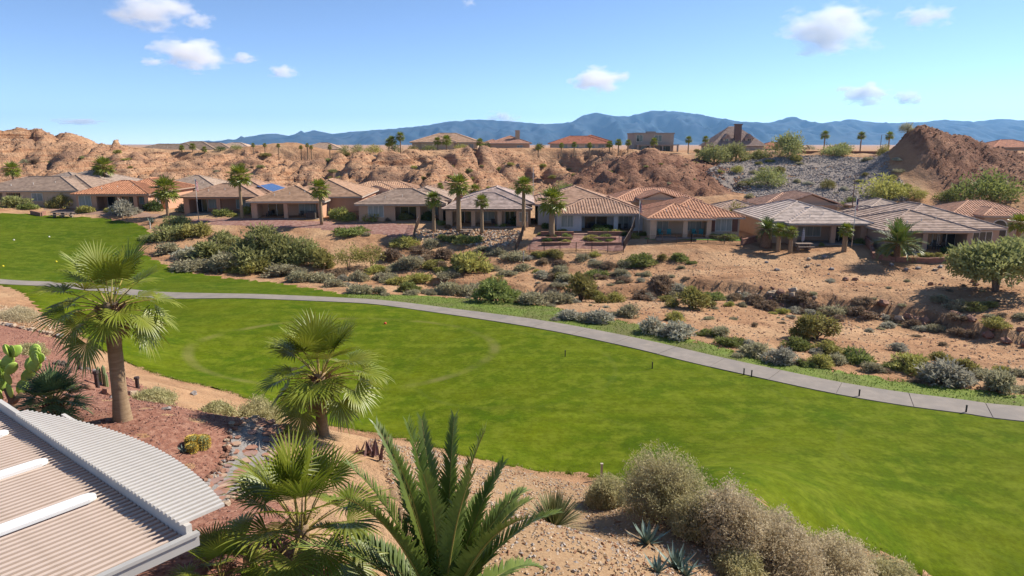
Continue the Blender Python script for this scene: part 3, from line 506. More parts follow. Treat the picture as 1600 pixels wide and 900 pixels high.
def near_palm(key, base_, hub_z, counts, label, rtr=.27, scale=1.0, lean=(0, 0), name='fan_palm', seed=1, boots=True, bark=None):
    t = tag(empty(name, base_), label, 'palm'); r = random.Random(seed); hub = Vector((lean[0], lean[1], hub_z)); mb = MB(); n = 16; P, Rr = [], []
    for k in range(n + 1):
        f = k / n; P.append((lean[0] * f * f, lean[1] * f * f, -.3 + (hub_z + .3) * f)); Rr.append(rtr * (1.28 - .38 * min(1, f * 4) - .1 * f + .025 * (k % 2)))
    mb.tube(P, Rr, 14, 0); mb.build('trunk', bark or PT, t, smooth=True)
    if boots:                                  # cut leaf bases under the crown
        mb = MB()
        for i in range(70):
            f = r.uniform(.0, 1); a = i * 2.4; z = hub_z - .95 + f * .85; rr = rtr * (.92 + .25 * f); c, s_ = math.cos(a), math.sin(a)
            p = Vector((lean[0] * (z / hub_z) ** 2 + c * rr, lean[1] * (z / hub_z) ** 2 + s_ * rr, z)); o_ = Vector((c, s_, .9)) * r.uniform(.10, .2); sv = Vector((-s_, c, 0)) * .07
            mb.add((p - sv, p + sv, p + o_ + sv * .5, p + o_ - sv * .5, p + o_ * .5 + Vector((0, 0, -.1))), ((0, 1, 2, 3), (1, 4, 2), (0, 3, 4)))
        mb.build('leaf_bases', PK, t)
    if boots:
        for k in range(5): aa = r.uniform(0, 6.28); inst('dead_frond', DEADM[k % 2], t, hub + Vector((0, 0, -.35)), (0, 0, aa), scale * r.uniform(.55, .75))
    a = r.uniform(0, 6)
    for i, c in enumerate(counts):
        for k in range(c):
            a += 2.39996 + r.uniform(-.25, .25)
            inst('frond', FFM[key, i, r.randrange(2)], t, hub + Vector((math.cos(a), math.sin(a), 0)) * rtr * .45 + Vector((0, 0, -.05 * i)), (r.uniform(-.06, .06), r.uniform(-.08, .08), a), scale * r.uniform(.9, 1.1))
    return t
def gp(u, v, Y): q = pt(u, v, Y); return Vector((q[0], Y, H(q[0], Y)))
near_palm('fan', gp(195, 682, 20.5), 3.85, (2, 4, 4, 5, 6, 6, 5), 'tall fan palm with smooth tan trunk in the red gravel yard',  .25, .98, (.08, 0), seed=3)
near_palm('fan', gp(505, 702, 23.5), 2.4, (2, 5, 4, 5, 6, 6, 5), 'fan palm with reddish trunk above the curved flagstone walk', .24, 1.15, (.05, 0), seed=5)
near_palm('fan', gp(475, 880, 12.6), 1.15, (3, 4, 4, 5, 6, 5, 3), 'low young fan palm without visible trunk next to the patio cover', .17, .93, seed=8, boots=False)
near_palm('fan', gp(345, 905, 11.5), .25, (1, 2, 3, 3, 3, 1, 0), 'small fan palm seedling under the corner of the patio cover', .08, .55, seed=12, boots=False)
near_palm('date', gp(690, 905, 11.9), .55, (6, 7, 7, 6, 7, 3), 'young date palm with long upright feather fronds on the pebble slope', .22, 1.0, seed=9, name='date_palm', boots=False, bark=PK)
near_palm('date', gp(880, 985, 10.5), .35, (1, 2, 3, 4, 3, 1), 'second feather palm low on the pebble slope showing only frond tips', .15, .5, seed=14, name='date_palm', boots=False, bark=PK)
near_palm('small', gp(86, 652, 20), .95, (2, 4, 6, 7, 7, 4, 2), 'short dark fan palm beside the prickly pear', .16, 1.0, seed=10, bark=PK)
near_palm('small', gp(108, 668, 19), .1, (1, 2, 3, 3, 2, 1, 0), 'ground level offshoot fan palm at the foot of the short dark palm', .06, .75, seed=11, boots=False)
def tuft(name, p, n, L, m, label, cat, seed, spread=1.25, wd=.03, tip=None):
    t = tag(empty(name, p), label, cat); r = random.Random(seed)
    for part, frac, e0, e1, mm in (('blades', .75, 25, 88, m), ('dry_blades', .25, -8, 22, tip or PDEAD)):
        mb = MB()
        for i in range(int(n * frac)):
            a = r.uniform(0, 6.283); e = R(r.uniform(e0, e1)); l = L * r.uniform(.75, 1.1); d = Vector((math.cos(a) * math.cos(e), math.sin(a) * math.cos(e), math.sin(e))); s_ = Vector((-math.sin(a), math.cos(a), 0)) * wd
            b0 = Vector((d.x * .08, d.y * .08, .05)); m1 = b0 + d * l * .55; tp = b0 + d * l + Vector((0, 0, -.06 * l * math.cos(e)))
            mb.add((b0 - s_ * .6, b0 + s_ * .6, m1 + s_, m1 - s_, tp), ((0, 1, 2, 3), (3, 2, 4)))
        o = mb.build(part, mm, t); o['kind'] = 'stuff'
    return t
YU = mat('yucca_blade', (.13, .15, .05), (.2, .2, .09), scale=3, rough=.5, trans=.15)
tuft('yucca', gp(866, 782, 21.3), 420, 1.35, YU, 'dense spiky yucca with brown tips beside the grey bushes on the pebble slope', 'yucca', 3, wd=.022)
AG = mat('agave_leaf', (.10, .155, .125), (.165, .22, .18), scale=2.5, rough=.5, spec=.4)
AGD = mat('agave_dead_leaf', (.2, .14, .09), (.28, .2, .13), scale=3)
def agave_leaf_mesh():
    mb = MB(); n = 6; rows = []
    for k in range(n + 1):
        f = k / n; w_ = .075 * (1 - f) ** .75 * (.75 + 1.2 * f * (1 - f) * 2) + .002; x = f; z = .12 * f * f
        rows.append((Vector((x, -w_, z + w_ * .45)), Vector((x, 0, z)), Vector((x, w_, z + w_ * .45))))
    vs_ = [p for a in rows for p in a]; fs = []
    for k in range(n): fs += [(3 * k, 3 * k + 3, 3 * k + 4, 3 * k + 1), (3 * k + 1, 3 * k + 4, 3 * k + 5, 3 * k + 2)]
    mb.add(vs_, fs); return mb
AGM = agave_leaf_mesh().mesh('leaf', AG, True); AGDM = agave_leaf_mesh().mesh('leaf', AGD, True)
def agave(p, s, n, label, seed, up=70):
    t = tag(empty('agave', p), label, 'agave'); r = random.Random(seed); a = 0
    for i in range(n):
        a += 2.4; e = R(up - (up - 5) * (i / n) ** 1.2 + r.uniform(-6, 6)); l = s * r.uniform(.8, 1.1) * (.8 + .3 * i / n)
        inst('leaf', AGDM if i > n * .85 else AGM, t, (math.cos(a) * .05, math.sin(a) * .05, .05), (0, -e, a), (l, s * 1.1, s))
agave(gp(1012, 826, 20.6), .85, 24, 'blue green agave with broad open leaves under the grey bushes', 1)
agave(gp(1058, 870, 18.8), .8, 30, 'narrow leaved agave clump with dry lower leaves', 2, 80)
agave(gp(1072, 884, 18.4), .6, 18, 'smaller agave tucked against the narrow leaved clump', 3)
agave(gp(1026, 912, 17.2), .6, 18, 'half hidden agave lowest on the pebble slope', 4)
agave(gp(236, 338, 112), 1.5, 18, 'pale agave on the rocky point beside the lawn', 5)

# big dry bushes on the near slope
NB = {'a': foliage_mat('dry_creosote_leaf', (.46, .38, .23), (.6, .51, .34), objrand=.08), 'b': foliage_mat('grey_green_leaf', (.40, .37, .17), (.53, .47, .26), objrand=.08)}
STRAW = mat('straw_twig', (.38, .3, .21), (.5, .41, .31), scale=3, rough=.9, objrand=.1)
def near_bush(p, rx, h, key, label, seed):
    t = tag(empty('dry_bush', p), label, 'bush', None); r = random.Random(seed); mb = MB(); lf = MB()
    rx *= 1.18; h *= 1.12
    for i in range(1900):
        a = r.uniform(0, 6.283); e = math.asin(r.uniform(.05, 1)); lob = 1 + .28 * noise.noise(Vector((math.cos(a) * 1.6, math.sin(a) * 1.6, e * 1.5 + seed * 5)))
        T = Vector((math.cos(a) * math.cos(e) * rx, math.sin(a) * math.cos(e) * rx, math.sin(e) * h)) * lob * r.uniform(.62, 1.05)
        b0 = Vector((r.gauss(0, .12) * rx, r.gauss(0, .12) * rx, 0)); md = b0.lerp(T, .55) + Vector((r.gauss(0, .08), r.gauss(0, .08), r.gauss(.05, .08))) * rx
        s_ = Vector((r.gauss(0, 1), r.gauss(0, 1), 0)).normalized() * .007
        mb.add((b0 - s_ * 1.4, b0 + s_ * 1.4, md + s_, md - s_, T), ((0, 1, 2, 3), (3, 2, 4)))
        for k in range(11):
            f = 1 - .6 * r.random() ** 1.6; q = md.lerp(T, (f - .3) / .7) + Vector((r.gauss(0, 1), r.gauss(0, 1), r.gauss(0, 1))) * .07; d = Vector((r.gauss(0, 1), r.gauss(0, 1), r.gauss(.5, 1))).normalized() * r.uniform(.06, .13)
            s2 = d.cross(Vector((r.gauss(0, 1), r.gauss(0, 1), r.gauss(0, 1))))  .normalized() * .019; lf.add((q - s2, q + s2, q + d), ((0, 1, 2),))
    lf.build('foliage', NB[key], t); o = mb.build('twigs', STRAW, t); return t
for i, (u, v, rx, h, k, lb) in enumerate([(1035, 792, 1.6, 2.1, 'b', 'largest rounded dry bush at the grass edge above the agaves'), (948, 790, .8, 1.1, 'b', 'low grey green bush between yucca and the largest dry bush'), (1140, 842, 1.3, 1.75, 'a', 'straw coloured bush next along the fairway edge after the largest one'), (1085, 828, .8, 1.1, 'b', 'small dull bush behind the open leaved agave'),
        (1215, 875, 1.35, 1.5, 'a', 'spreading pinkish dry bush at the fairway edge'), (1300, 905, 1.3, 1.45, 'a', 'dry bush overhanging the grass below the pinkish one'), (1385, 925, 1.1, 1.1, 'b', 'last dry bush of the row where the slope meets the grass'), (1150, 900, .75, .8, 'b', 'yellow tinged bush on the bare soil beside the agave clump'), (1235, 925, 1.0, 1.0, 'a', 'low dry bush at the foot of the row on bare soil'), (1330, 945, 1.0, 1.0, 'a', 'dry bush at the lower end of the row')]):
    near_bush(G(u, v), rx, h, k, lb, 3 + i)
near_bush(gp(400, 628, 30), 1.0, 1.15, 'b', 'grey green dome bush on the rim between red gravel and fairway', 31)
near_bush(gp(236, 618, 26), .8, .45, 'b', 'flat yellow green ground shrub behind the tall palm trunk', 32)
near_bush(gp(336, 640, 25), .6, .45, 'b', 'thin wispy shrub alone in the red gravel', 33)
near_bush(gp(40, 532, 38), .85, .6, 'b', 'straggly low shrub below the rock edging in the gravel yard', 34)
near_bush(gp(25, 490, 48), 1.3, .8, 'a', 'wispy tan shrub on the pale gravel above the rock edging', 35)

r = random.Random(18); mb = MB(); fr_ = [p for p in ragged(FAIR[:77], .3)]
FP = []
for p in fr_:
    if -40 < p.x < 22 and 15 < p.y < 62: FP += [(p.x + r.gauss(0, .22), p.y + r.gauss(0, .22)) for _ in range(26)]
for (x, y), z in zip(FP, Hs(FP)):
    a = r.uniform(0, 6.28); h = r.uniform(.05, .13); mb.add(((x - math.cos(a) * .02, y - math.sin(a) * .02, z), (x + math.cos(a) * .02, y + math.sin(a) * .02, z), (x + r.gauss(0, .05), y + r.gauss(0, .05), z + h)), ((0, 1, 2),), 0 if r.random() < .6 else 1)
tag(mb.build('edge_grass', [mat('fringe_green', (.10, .14, .02), (.15, .17, .03), trans=.2), mat('fringe_dry', (.33, .27, .13), (.25, .2, .09), trans=.2)]), 'thin ragged fringe of green and dry grass along the fairway edge', 'grass', kind='stuff')
# ------------------------------------------------------------------ near yard: gravel, stones, cacti, flagstones
def jitter_poly(P, n=4): return spline(P + [P[0]], n)[:-1]
REDG = jitter_poly([gp(*q)[:2] for q in ((-60, 512, 46), (40, 516, 45.5), (100, 520, 44), (140, 548, 38), (185, 585, 32), (260, 610, 29), (350, 634, 26.5), (425, 652, 24), (445, 690, 21.5), (440, 760, 17), (520, 880, 12.8))] + [(-1.6, 9), (-4, 6), (-14, 6), (-26, 16), (-34, 34)])
RG = mat('red_gravel', (.26, .115, .075), (.16, .075, .055), scale=14, rough=.95, bump=.03, bscale=20, spec=.15, c3=(.31, .165, .115), s3=6, world=True)
tag(sheet('red_gravel_bed', ragged(REDG, .15), RG, 1.0, .05, tuck=-.05), 'red crushed gravel yard around the tall palm', 'gravel', kind='structure')
PEB = jitter_poly([gb(*q) for q in ((575, 690), (650, 702), (740, 724), (830, 741), (930, 762), (1000, 788), (1090, 830), (1190, 868), (1290, 900), (1400, 930))] + [(14, 12), (8, 7), (2, 6), (-1.2, 8.6), (-2.2, 14), (-4, 20)])
PG = mat('tan_pebble_bed', (.33, .215, .12), (.25, .155, .085), scale=10, rough=.95, bump=.03, bscale=16, spec=.15, world=True)
tag(sheet('pebble_bed', ragged(PEB, .3), PG, 1.0, .05, tuck=-.06), 'tan river pebble slope under the date palm', 'gravel', kind='structure')
def stones(name, poly, n, smin, smax, mats, seed, label, cat='gravel', off=.05, sub=None, parent=None):
    r = random.Random(seed); P = np.array([(p[0], p[1]) for p in poly]); x = np.array([r.uniform(P[:, 0].min(), P[:, 0].max()) for _ in range(n * 4)]); y = np.array([r.uniform(P[:, 1].min(), P[:, 1].max()) for _ in range(n * 4)])
    k = inpoly(x, y, poly); x, y = x[k][:n], y[k][:n]; z = Hs(list(zip(x, y))); mb = MB()
    oct_ = ((0, 2, 4), (2, 1, 4), (1, 3, 4), (3, 0, 4), (2, 0, 5), (1, 2, 5), (3, 1, 5), (0, 3, 5))
    for a, b, c in zip(x, y, z):
        s_ = smin + (smax - smin) * r.random() ** 2; t = r.uniform(0, 3.14); q = Matrix.Rotation(t, 3, 'Z') @ Matrix.Rotation(r.uniform(-.5, .5), 3, 'X'); C = Vector((a, b, c + off + s_ * .12))
        vs_ = [C + q @ Vector(v) * s_ for v in ((-r.uniform(.4, .7), 0, 0), (r.uniform(.4, .7), r.uniform(-.2, .2), 0), (0, -r.uniform(.3, .5), r.uniform(-.1, .1)), (r.uniform(-.2, .2), r.uniform(.3, .5), 0), (r.uniform(-.2, .2), r.uniform(-.2, .2), r.uniform(.25, .42)), (0, 0, -.3))]
        mb.add(vs_, oct_, r.randrange(len(mats)))
    return tag(mb.build(name, mats, parent), label, cat, kind='stuff')
PBL = [mat('pebble_tan', (.42, .29, .17), (.33, .21, .115), scale=6), mat('pebble_cream', (.55, .43, .31), (.45, .33, .22), scale=6), mat('pebble_grey', (.30, .25, .21), (.38, .33, .29), scale=6), mat('pebble_rust', (.33, .17, .09), (.26, .13, .07), scale=6)]
stones('pebbles', PEB, 20000, .05, .15, PBL, 1, 'loose tan and cream river pebbles on the slope')
RGS = [mat('gravel_red', (.29, .13, .085), (.22, .095, .065), scale=6), mat('gravel_plum', (.19, .10, .085), (.15, .08, .07), scale=6), mat('gravel_pink', (.36, .20, .15), (.3, .16, .12), scale=6)]
stones('red_gravel', REDG, 26000, .035, .10, RGS, 2, 'loose red and plum crushed stone in the yard')
# pale gravel terrace with rock edging at the edge of the fairway
stones('pale_gravel', jitter_poly([gp(*q)[:2] for q in ((-80, 512, 47), (90, 516, 46), (92, 500, 49), (50, 482, 54), (-60, 470, 58))]), 2500, .06, .16, [PBL[0], PBL[1]], 6, 'pale tan gravel terrace above the rock edging')
ROCK = [mat('rock_grey', (.30, .27, .25), (.21, .18, .165), scale=4, bump=.02), mat('rock_tan', (.43, .33, .24), (.33, .24, .16), scale=4, bump=.02), mat('rock_rust', (.30, .16, .10), (.22, .11, .075), scale=4, bump=.02)]
BOULD = []
for i in range(9):
    mb = MB(); mb.blob((0, 0, .25), (.5, .42, .36), i, 2, .55); BOULD.append(mb.mesh('boulder', ROCK[i % 3]))
def boulder(p, s, label, group=None, name='boulder', parent=None, k=None):
    o = inst(name, BOULD[rnd.randrange(9) if k is None else k], parent, Vector(p) + Vector((0, 0, -.05 * s)), (0, 0, rnd.uniform(0, 6.28)), (s * rnd.uniform(.8, 1.2), s * rnd.uniform(.8, 1.2), s * rnd.uniform(.75, 1.1)))
    if parent is None: tag(o, label, 'rock', group)
    return o
edge = tag(empty('rock_edging', gp(50, 520, 45)), 'row of rounded rocks edging the pale gravel terrace', 'edging')
for u in range(-6, 100, 7):
    p = gp(u, 519 + .0 * u, 45) - edge.location; boulder(p, .42 + .12 * rnd.random(), '', parent=edge, name='rock')
# flagstone walk
WALK = spline([gp(*q)[:2] for q in ((425, 655, 23.3), (400, 672, 22), (390, 700, 20), (372, 730, 18.2), (345, 760, 16.8), (318, 785, 15.8))], 8)
wl, wr = strip_poly(WALK, 1.25)
walk = tag(sheet('flagstone_walk', wl + list(reversed(wr)), mat('walk_grit', (.27, .25, .23), (.20, .18, .17), scale=14, bump=.02, rough=.95, world=True), .5, .085), 'curved garden walk of red flagstones in grey grit', 'walk', kind='structure')
FS = [mat('flagstone_red', (.36, .19, .13), (.29, .15, .105), scale=3, bump=.01), mat('flagstone_tan', (.44, .30, .21), (.37, .24, .165), scale=3, bump=.01), mat('flagstone_rose', (.33, .205, .165), (.27, .165, .135), scale=3, bump=.01)]
r = random.Random(4); accw = 0; i = 0
while i < len(WALK) - 1:
    p = WALK[i]; d = (WALK[i + 1] - p).normalized(); n = Vector((-d.y, d.x))
    for off_ in ((-.3, .3) if (i // 1) % 2 else (-.05, .42, -.45)):
        c = p + n * (off_ + r.uniform(-.05, .05)) + d * r.uniform(-.06, .06); z = H(c.x, c.y) + .1; k = r.randrange(5, 8); rad = r.uniform(.17, .25) * (1 if abs(off_) < .4 else .75); a0 = r.uniform(0, 6)
        P = [Vector((c.x + math.cos(a0 + j * 6.283 / k) * rad * r.uniform(.8, 1.15), c.y + math.sin(a0 + j * 6.283 / k) * rad * r.uniform(.8, 1.15), z)) for j in range(k)]
        mb = MB(); top = [q + Vector((0, 0, .035)) for q in P]; mb.add(P + top, [tuple(range(k, 2 * k))] + [(j, (j + 1) % k, k + (j + 1) % k, k + j) for j in range(k)]); mb.build('flagstone', FS[r.randrange(3)], walk)
    i += 2
for side in (wl, wr):
    for q in side[::1]:
        for k in range(2):
            z = H(q.x, q.y) + .08; boulder((q.x + rnd.uniform(-.12, .12), q.y + rnd.uniform(-.12, .12), z), rnd.uniform(.13, .28), '', parent=walk, name='edge_stone')
# scattered boulders
for i, (u, v, Y, s_) in enumerate([(62, 545, 36, .5), (120, 552, 36, .35), (168, 615, 25.5, .55), (205, 608, 27, .45), (222, 612, 26.5, .35), (140, 612, 26, .4), (262, 662, 22, .3), (176, 628, 24, .3), (155, 600, 27.5, .35), (242, 596, 30, .4)]):
    boulder(gp(u, v, Y), s_, 'loose garden boulder lying in the red gravel yard', 'boulders in the red gravel yard')
for u, v, Y in ((118, 540, 39), (132, 550, 37), (142, 553, 36), (330, 605, 31.5), (300, 596, 33), (355, 612, 31)): boulder(gp(u, v, Y), .4, 'dark rock on the bare dirt rim beside the fairway', 'rocks on the dirt rim')
# prickly pear
CG = mat('cactus_pad', (.27, .38, .06), (.36, .45, .10), scale=5, rough=.55, objrand=.12)
pp = tag(empty('prickly_pear', gp(18, 634, 21.5)), 'tall prickly pear cactus with flat oval green pads', 'cactus'); r = random.Random(2)
mb = MB(); vs_, fs = ICO[2]; mb.add([Vector((q.x * .17, q.y * .035, q.z * .24 + .22)) * 1 for q in vs_], fs); PADM = mb.mesh('pad', CG, True)
mb = MB(); mb.tube([(0, 0, -.2), (.05, 0, .4), (-.1, .02, .8)], [.14, .12, .09], 8); mb.tube([(0, 0, .2), (.4, .05, .6)], [.1, .08], 8); mb.build('trunk', PK, pp, smooth=True)
def pads(p, d, lv, sc):
    inst('pad', PADM, pp, p, (math.atan2(-d.y, d.z) * .6, math.atan2(d.x, d.z), r.uniform(-1, 1)), sc)
    if lv == 0: return
    tip = p + d * .42 * sc
    for k in range(2 if lv > 1 else r.choice((1, 2, 2))):
        nd = (d + Vector((r.uniform(-.75, .75), r.uniform(-.5, .5), .25))).normalized(); pads(tip, nd, lv - 1, sc * .96)
for x, y, z in ((-.1, 0, .7), (.35, .05, .55), (.1, -.1, .5), (-.4, .1, .3), (-.25, -.2, .35)): pads(Vector((x, y, z)), Vector((x * .8, y, 1)).normalized(), 3 if z > .5 else 2, 1.15)
# columnar and barrel cacti, lanterns
CC_ = mat('column_cactus', (.15, .19, .08), (.2, .23, .10), scale=6, rough=.6)
def ribbed(mb, c, r0, h, nr_=12, dome=True, m=0):
    rings = []; n = nr_ * 2
    for k in range(9):
        f = k / 8; z = h * f; rr = r0 * (1 if f < .7 else math.sqrt(max(.0, 1 - ((f - .7) / .3) ** 2)) * .97 + .03) * (.9 + .1 * min(1, f * 5)); rings.append([Vector((c[0] + math.cos(j * 6.283 / n) * rr * (1 if j % 2 else .84), c[1] + math.sin(j * 6.283 / n) * rr * (1 if j % 2 else .84), c[2] + z)) for j in range(n)])
    V = [q for a in rings for q in a]; mb.add(V, [(i * n + j, i * n + (j + 1) % n, (i + 1) * n + (j + 1) % n, (i + 1) * n + j) for i in range(8) for j in range(n)] + [tuple(8 * n + j for j in range(n))], m)
cc = tag(empty('column_cactus', gp(160, 600, 27.5)), 'cluster of upright ribbed column cacti in the red gravel', 'cactus')
for x, y, h in ((-.1, 0, .95), (.08, .05, 1.0), (.2, -.05, .7)):
    mb = MB(); ribbed(mb, (x, y, -.05), .085, h, 8); mb.build('column', CC_, cc)
GB = mat('golden_spines', (.50, .33, .04), (.62, .45, .10), scale=25, rough=.7)
for i, (dx, dy, r0) in enumerate(((0, 0, .2), (.24, .1, .22), (.08, -.25, .16))):
    p = gp(303, 709, 19.6) + Vector((dx, dy, 0)); b = tag(empty('barrel_cactus', (p.x, p.y, H(p.x, p.y) + .03)), 'golden round barrel cactus in a cluster on the red gravel', 'cactus', 'golden barrel cacti')
    mb = MB(); ribbed(mb, (0, 0, 0), r0, r0 * 1.8, 13); mb.build('body', CC_, b); mb = MB(); rr = random.Random(i)
    for k in range(900):
        a = int(rr.random() * 26) * 6.283 / 26 + rr.gauss(0, .05); f = rr.random() ** .7; q = r0 * (1 if f < .7 else math.sqrt(max(0.01, 1 - ((f - .7) / .3) ** 2))); c = Vector((math.cos(a) * q, math.sin(a) * q, r0 * 1.8 * f)); d = Vector((math.cos(a) + rr.gauss(0, .5), math.sin(a) + rr.gauss(0, .5), f * 1.2 - .3 + rr.gauss(0, .4))).normalized() * .06; s_ = Vector((-math.sin(a), math.cos(a), rr.gauss(0, 1))).normalized() * .012
        mb.add((c - s_, c + s_, c + d), ((0, 1, 2),))
    o = mb.build('spines', GB, b); o['kind'] = 'stuff'
agave(gp(288, 712, 19.2), .28, 12, 'tiny grey succulent rosette at the foot of the golden barrel cacti', 8, 60)
SUC = mat('plum_succulent', (.16, .09, .09), (.24, .14, .12), scale=5)
AGP = agave_leaf_mesh().mesh('leaf', SUC, True)
t = tag(empty('succulent', gp(578, 716, 22.5)), 'purplish prickly succulent clump behind the feather palm', 'succulent'); r = random.Random(3)
for i in range(26): inst('leaf', AGP, t, (r.gauss(0, .25), r.gauss(0, .2), 0), (0, -R(r.uniform(40, 85)), r.uniform(0, 6.28)), (.55, 1.1, .6))
t = tag(empty('dark_succulent', gp(92, 564, 34)), 'dark spiny hedgehog cactus mound in the gravel', 'cactus')
for i in range(11):
    mb = MB(); a = i * 2.4; q = .1 * math.sqrt(i); ribbed(mb, (math.cos(a) * q * 1.3, math.sin(a) * q, -.05), .1, .42 - .02 * i, 7); mb.build('column', mat('dark_cactus', (.07, .06, .045), (.12, .10, .08), scale=9) if i == 0 else bpy.data.materials['dark_cactus'], t)
LAN = mat('lantern_metal', (.045, .03, .03), (.07, .05, .045), rough=.5)
for i, (u, v, Y, h, lb) in enumerate([(125, 582, 30, .75, 'dark carved post lantern with rounded head in the gravel'), (152, 602, 26.8, .8, 'dark square bollard post beside the column cacti'), (214, 596, 29, .6, 'dark bollard post at the edge of the red gravel')]):
    t = tag(empty('garden_post', gp(u, v, Y)), lb, 'post'); mb = MB(); mb.tube([(0, 0, -.1), (0, 0, h * .8)], .085, 8); mb.build('shaft', LAN, t)
    mb = MB(); mb.tube([(0, 0, h * .8), (0, 0, h * .84), (0, 0, h * .97), (0, 0, h)], [.115, .125, .11, .03], 8) if i else mb.blob((.02, 0, h * .9), (.16, .13, .17), 2, 2, .4); mb.build('cap', LAN, t)

# ---- patio cover
WHT = mat('white_alum', (.56, .52, .47), (.48, .445, .40), scale=2, rough=.45, spec=.4)
WHB = mat('bright_white_alum', (.74, .73, .71), (.68, .67, .65), scale=2, rough=.4, spec=.4)
TAN = mat('tan_alum', (.56, .44, .36), (.50, .39, .31), scale=2, rough=.5, spec=.35)
GRY = mat('fascia_paint', (.40, .385, .36), (.34, .325, .305), scale=1.5, rough=.5)
pz = 9.57; o0 = Vector((-12.55, 15.89, 0)); bd_ = Vector((.79, -.613, 0)).normalized(); sv_ = Vector((bd_.y * -1, bd_.x, 0)); BL = 9.05     # beam line and slat direction (outward)
pc = empty('patio_cover', (o0.x, o0.y, pz)); pc.rotation_euler = (0, 0, math.atan2(bd_.y, bd_.x)); tag(pc, 'slatted patio cover with curved white lattice edge and grey fascia', 'patio cover')
# local axes: x along the beam, y outward over the yard, z up
mb = MB(); mb.box(-.3, BL, -.05, .05, -.1, .2); mb.build('beam', WHT, pc)
mb = MB(); mb.box(-.002, .002, -.5, .5, 0, 1); 
sl = MB(); sl.box(-.037, .037, -6.2, -.065, -.09, .03); SLM = sl.mesh('roof_slat', TAN)
k = 0; x = -1.2
while x < BL - .1: inst('roof_slat', SLM, pc, (x, 0, -.05)); x += .15
mb = MB(); mb.box(-.034, .034, 0, 1, -.03, .03); LSM = mb.mesh('lattice_slat', WHT)
x = 1.25
while x < BL - .02:
    f = (x - 1.2) / (BL - 1.2); ln = .98 * math.sin(math.pi * (f * .78 + .02)) ** .9 + .06; inst('lattice_slat', LSM, pc, (x, -.1, .232), (0, 0, 0), (1, ln + .1, 1)); x += .142
for j in (.3, .62):
    mb = MB(); f0, f1 = (.1, .95) if j < 1 else (.3, .9); mb.box(1.2 + (BL - 1.2) * f0, 1.2 + (BL - 1.2) * f1, j - .04, j + .04, .06, .2); mb.build('rafter', WHT, pc)
for x in (1.65, 4.0, 6.35):
    mb = MB(); mb.box(x - .16, x + .16, -6.2, -.55, -.018, .045); mb.tube([(x, -.55, -.01), (x, -.55, .044)], .16, 12); mb.build('cross_beam', WHB, pc)
mb = MB(); mb.box(BL, BL + .07, -6.2, .12, -.2, .06); mb.box(BL + .07, BL + .11, -6.2, .12, .0, .06); mb.build('fascia', GRY, pc)
mb = MB(); mb.box(-1.2, BL, -1.3, -1.16, -.3, -.143); mb.box(-1.2, BL, -4.3, -4.16, -.3, -.143); mb.build('joist', GRY, pc)
for x in (BL - .45, BL - 4.4):
    mb = MB(); mb.box(x - .2, x + .2, -1.45, -1.03, -2.75, -.302); mb.build('column', GRY, pc)
mb = MB(); mb.box(-4, BL + .3, -8, -1.9, -2.62, -2.5); tag(mb.build('patio_slab', CONC, None, loc=(o0.x, o0.y, pz), rot=(0, 0, math.atan2(bd_.y, bd_.x))), kind='structure')

# ------------------------------------------------------------------ houses
GLASS = mat('window_glass', (.03, .04, .045), (.05, .06, .06), scale=1, rough=.08, spec=.6)
BLIND = mat('window_blind', (.30, .31, .29), (.20, .22, .2), scale=1.5, rough=.3, stretch=(3, 3, .3))
DARK = mat('door_glass', (.02, .022, .025), (.035, .035, .04), scale=1, rough=.12, spec=.5)
FRM = mat('window_frame', (.62, .58, .52), (.55, .51, .46), rough=.6)
def stucco(name, c): c = tuple(min(.7, x * k) for x, k in zip(c, (1.32, 1.25, 1.16))); return mat(name, c, tuple(x * .88 for x in c), scale=1.2, rough=.92, bump=.006, bscale=30, c3=tuple(x * .94 for x in c), s3=.25)
def rooftile(name, c1, c2, rib=False): c1, c2 = [(min(1, a * 1.28), b * 1.12, c * 1.0) for a, b, c in (c1, c2)]; return mat(name, c1, c2, scale=1.1, rough=.85, cells=((.42, .42, .3), .2), spec=.05)
def slope(mb, P0, P1, Q0, Q1, style, m=0):
    P0, P1, Q0, Q1 = map(Vector, (P0, P1, Q0, Q1)); A = (P1 - P0); La = A.length; a = A / La; up = (Q0 - P0) - a * (Q0 - P0).dot(a); Lb = up.length; b = up / Lb; n = a.cross(b).normalized()
    q0, q1 = (Q0 - P0).dot(a), (Q1 - P0).dot(a)
    def E(t, h=0, x=None): lo, hi = q0 * t, La + (q1 - La) * t; return lo, hi
    nb = max(2, int(Lb / .5))
    mb.add((P0 - n * .06, P1 - n * .06, Q1 - n * .06, Q0 - n * .06), ((0, 1, 2, 3),) if (Q1 - Q0).length > .01 else ((0, 1, 2),), m)
    for i in range(nb):
        t0, t1 = i / nb, (i + 1) / nb; l0, h0 = E(t0); l1, h1 = E(t1)
        v0, v1, v2, v3 = P0 + a * l0 + b * Lb * t0 + n * .075, P0 + a * h0 + b * Lb * t0 + n * .075, P0 + a * h1 + b * Lb * t1 + n * .01, P0 + a * l1 + b * Lb * t1 + n * .01
        mb.add((v0, v1, v2, v3, v0 - n * .09, v1 - n * .09), ((0, 1, 2, 3), (4, 5, 1, 0)), m)
    if style == 'barrel':
        k = int(La / .44)
        for j in range(k):
            c = (j + .5) * La / k; tm = 1.0
            if c < q0: tm = c / q0
            if c > q1: tm = min(tm, (La - c) / (La - q1))
            if tm < .04: continue
            o = P0 + a * c; e = b * Lb * tm; prof = [(-.13, .02), (-.08, .13), (.08, .13), (.13, .02)]
            s0 = [o + a * x + n * z for x, z in prof]; s1 = [p + e for p in s0]; mb.add(s0 + s1, ((0, 1, 5, 4), (1, 2, 6, 5), (2, 3, 7, 6), (3, 2, 1, 0)), m)
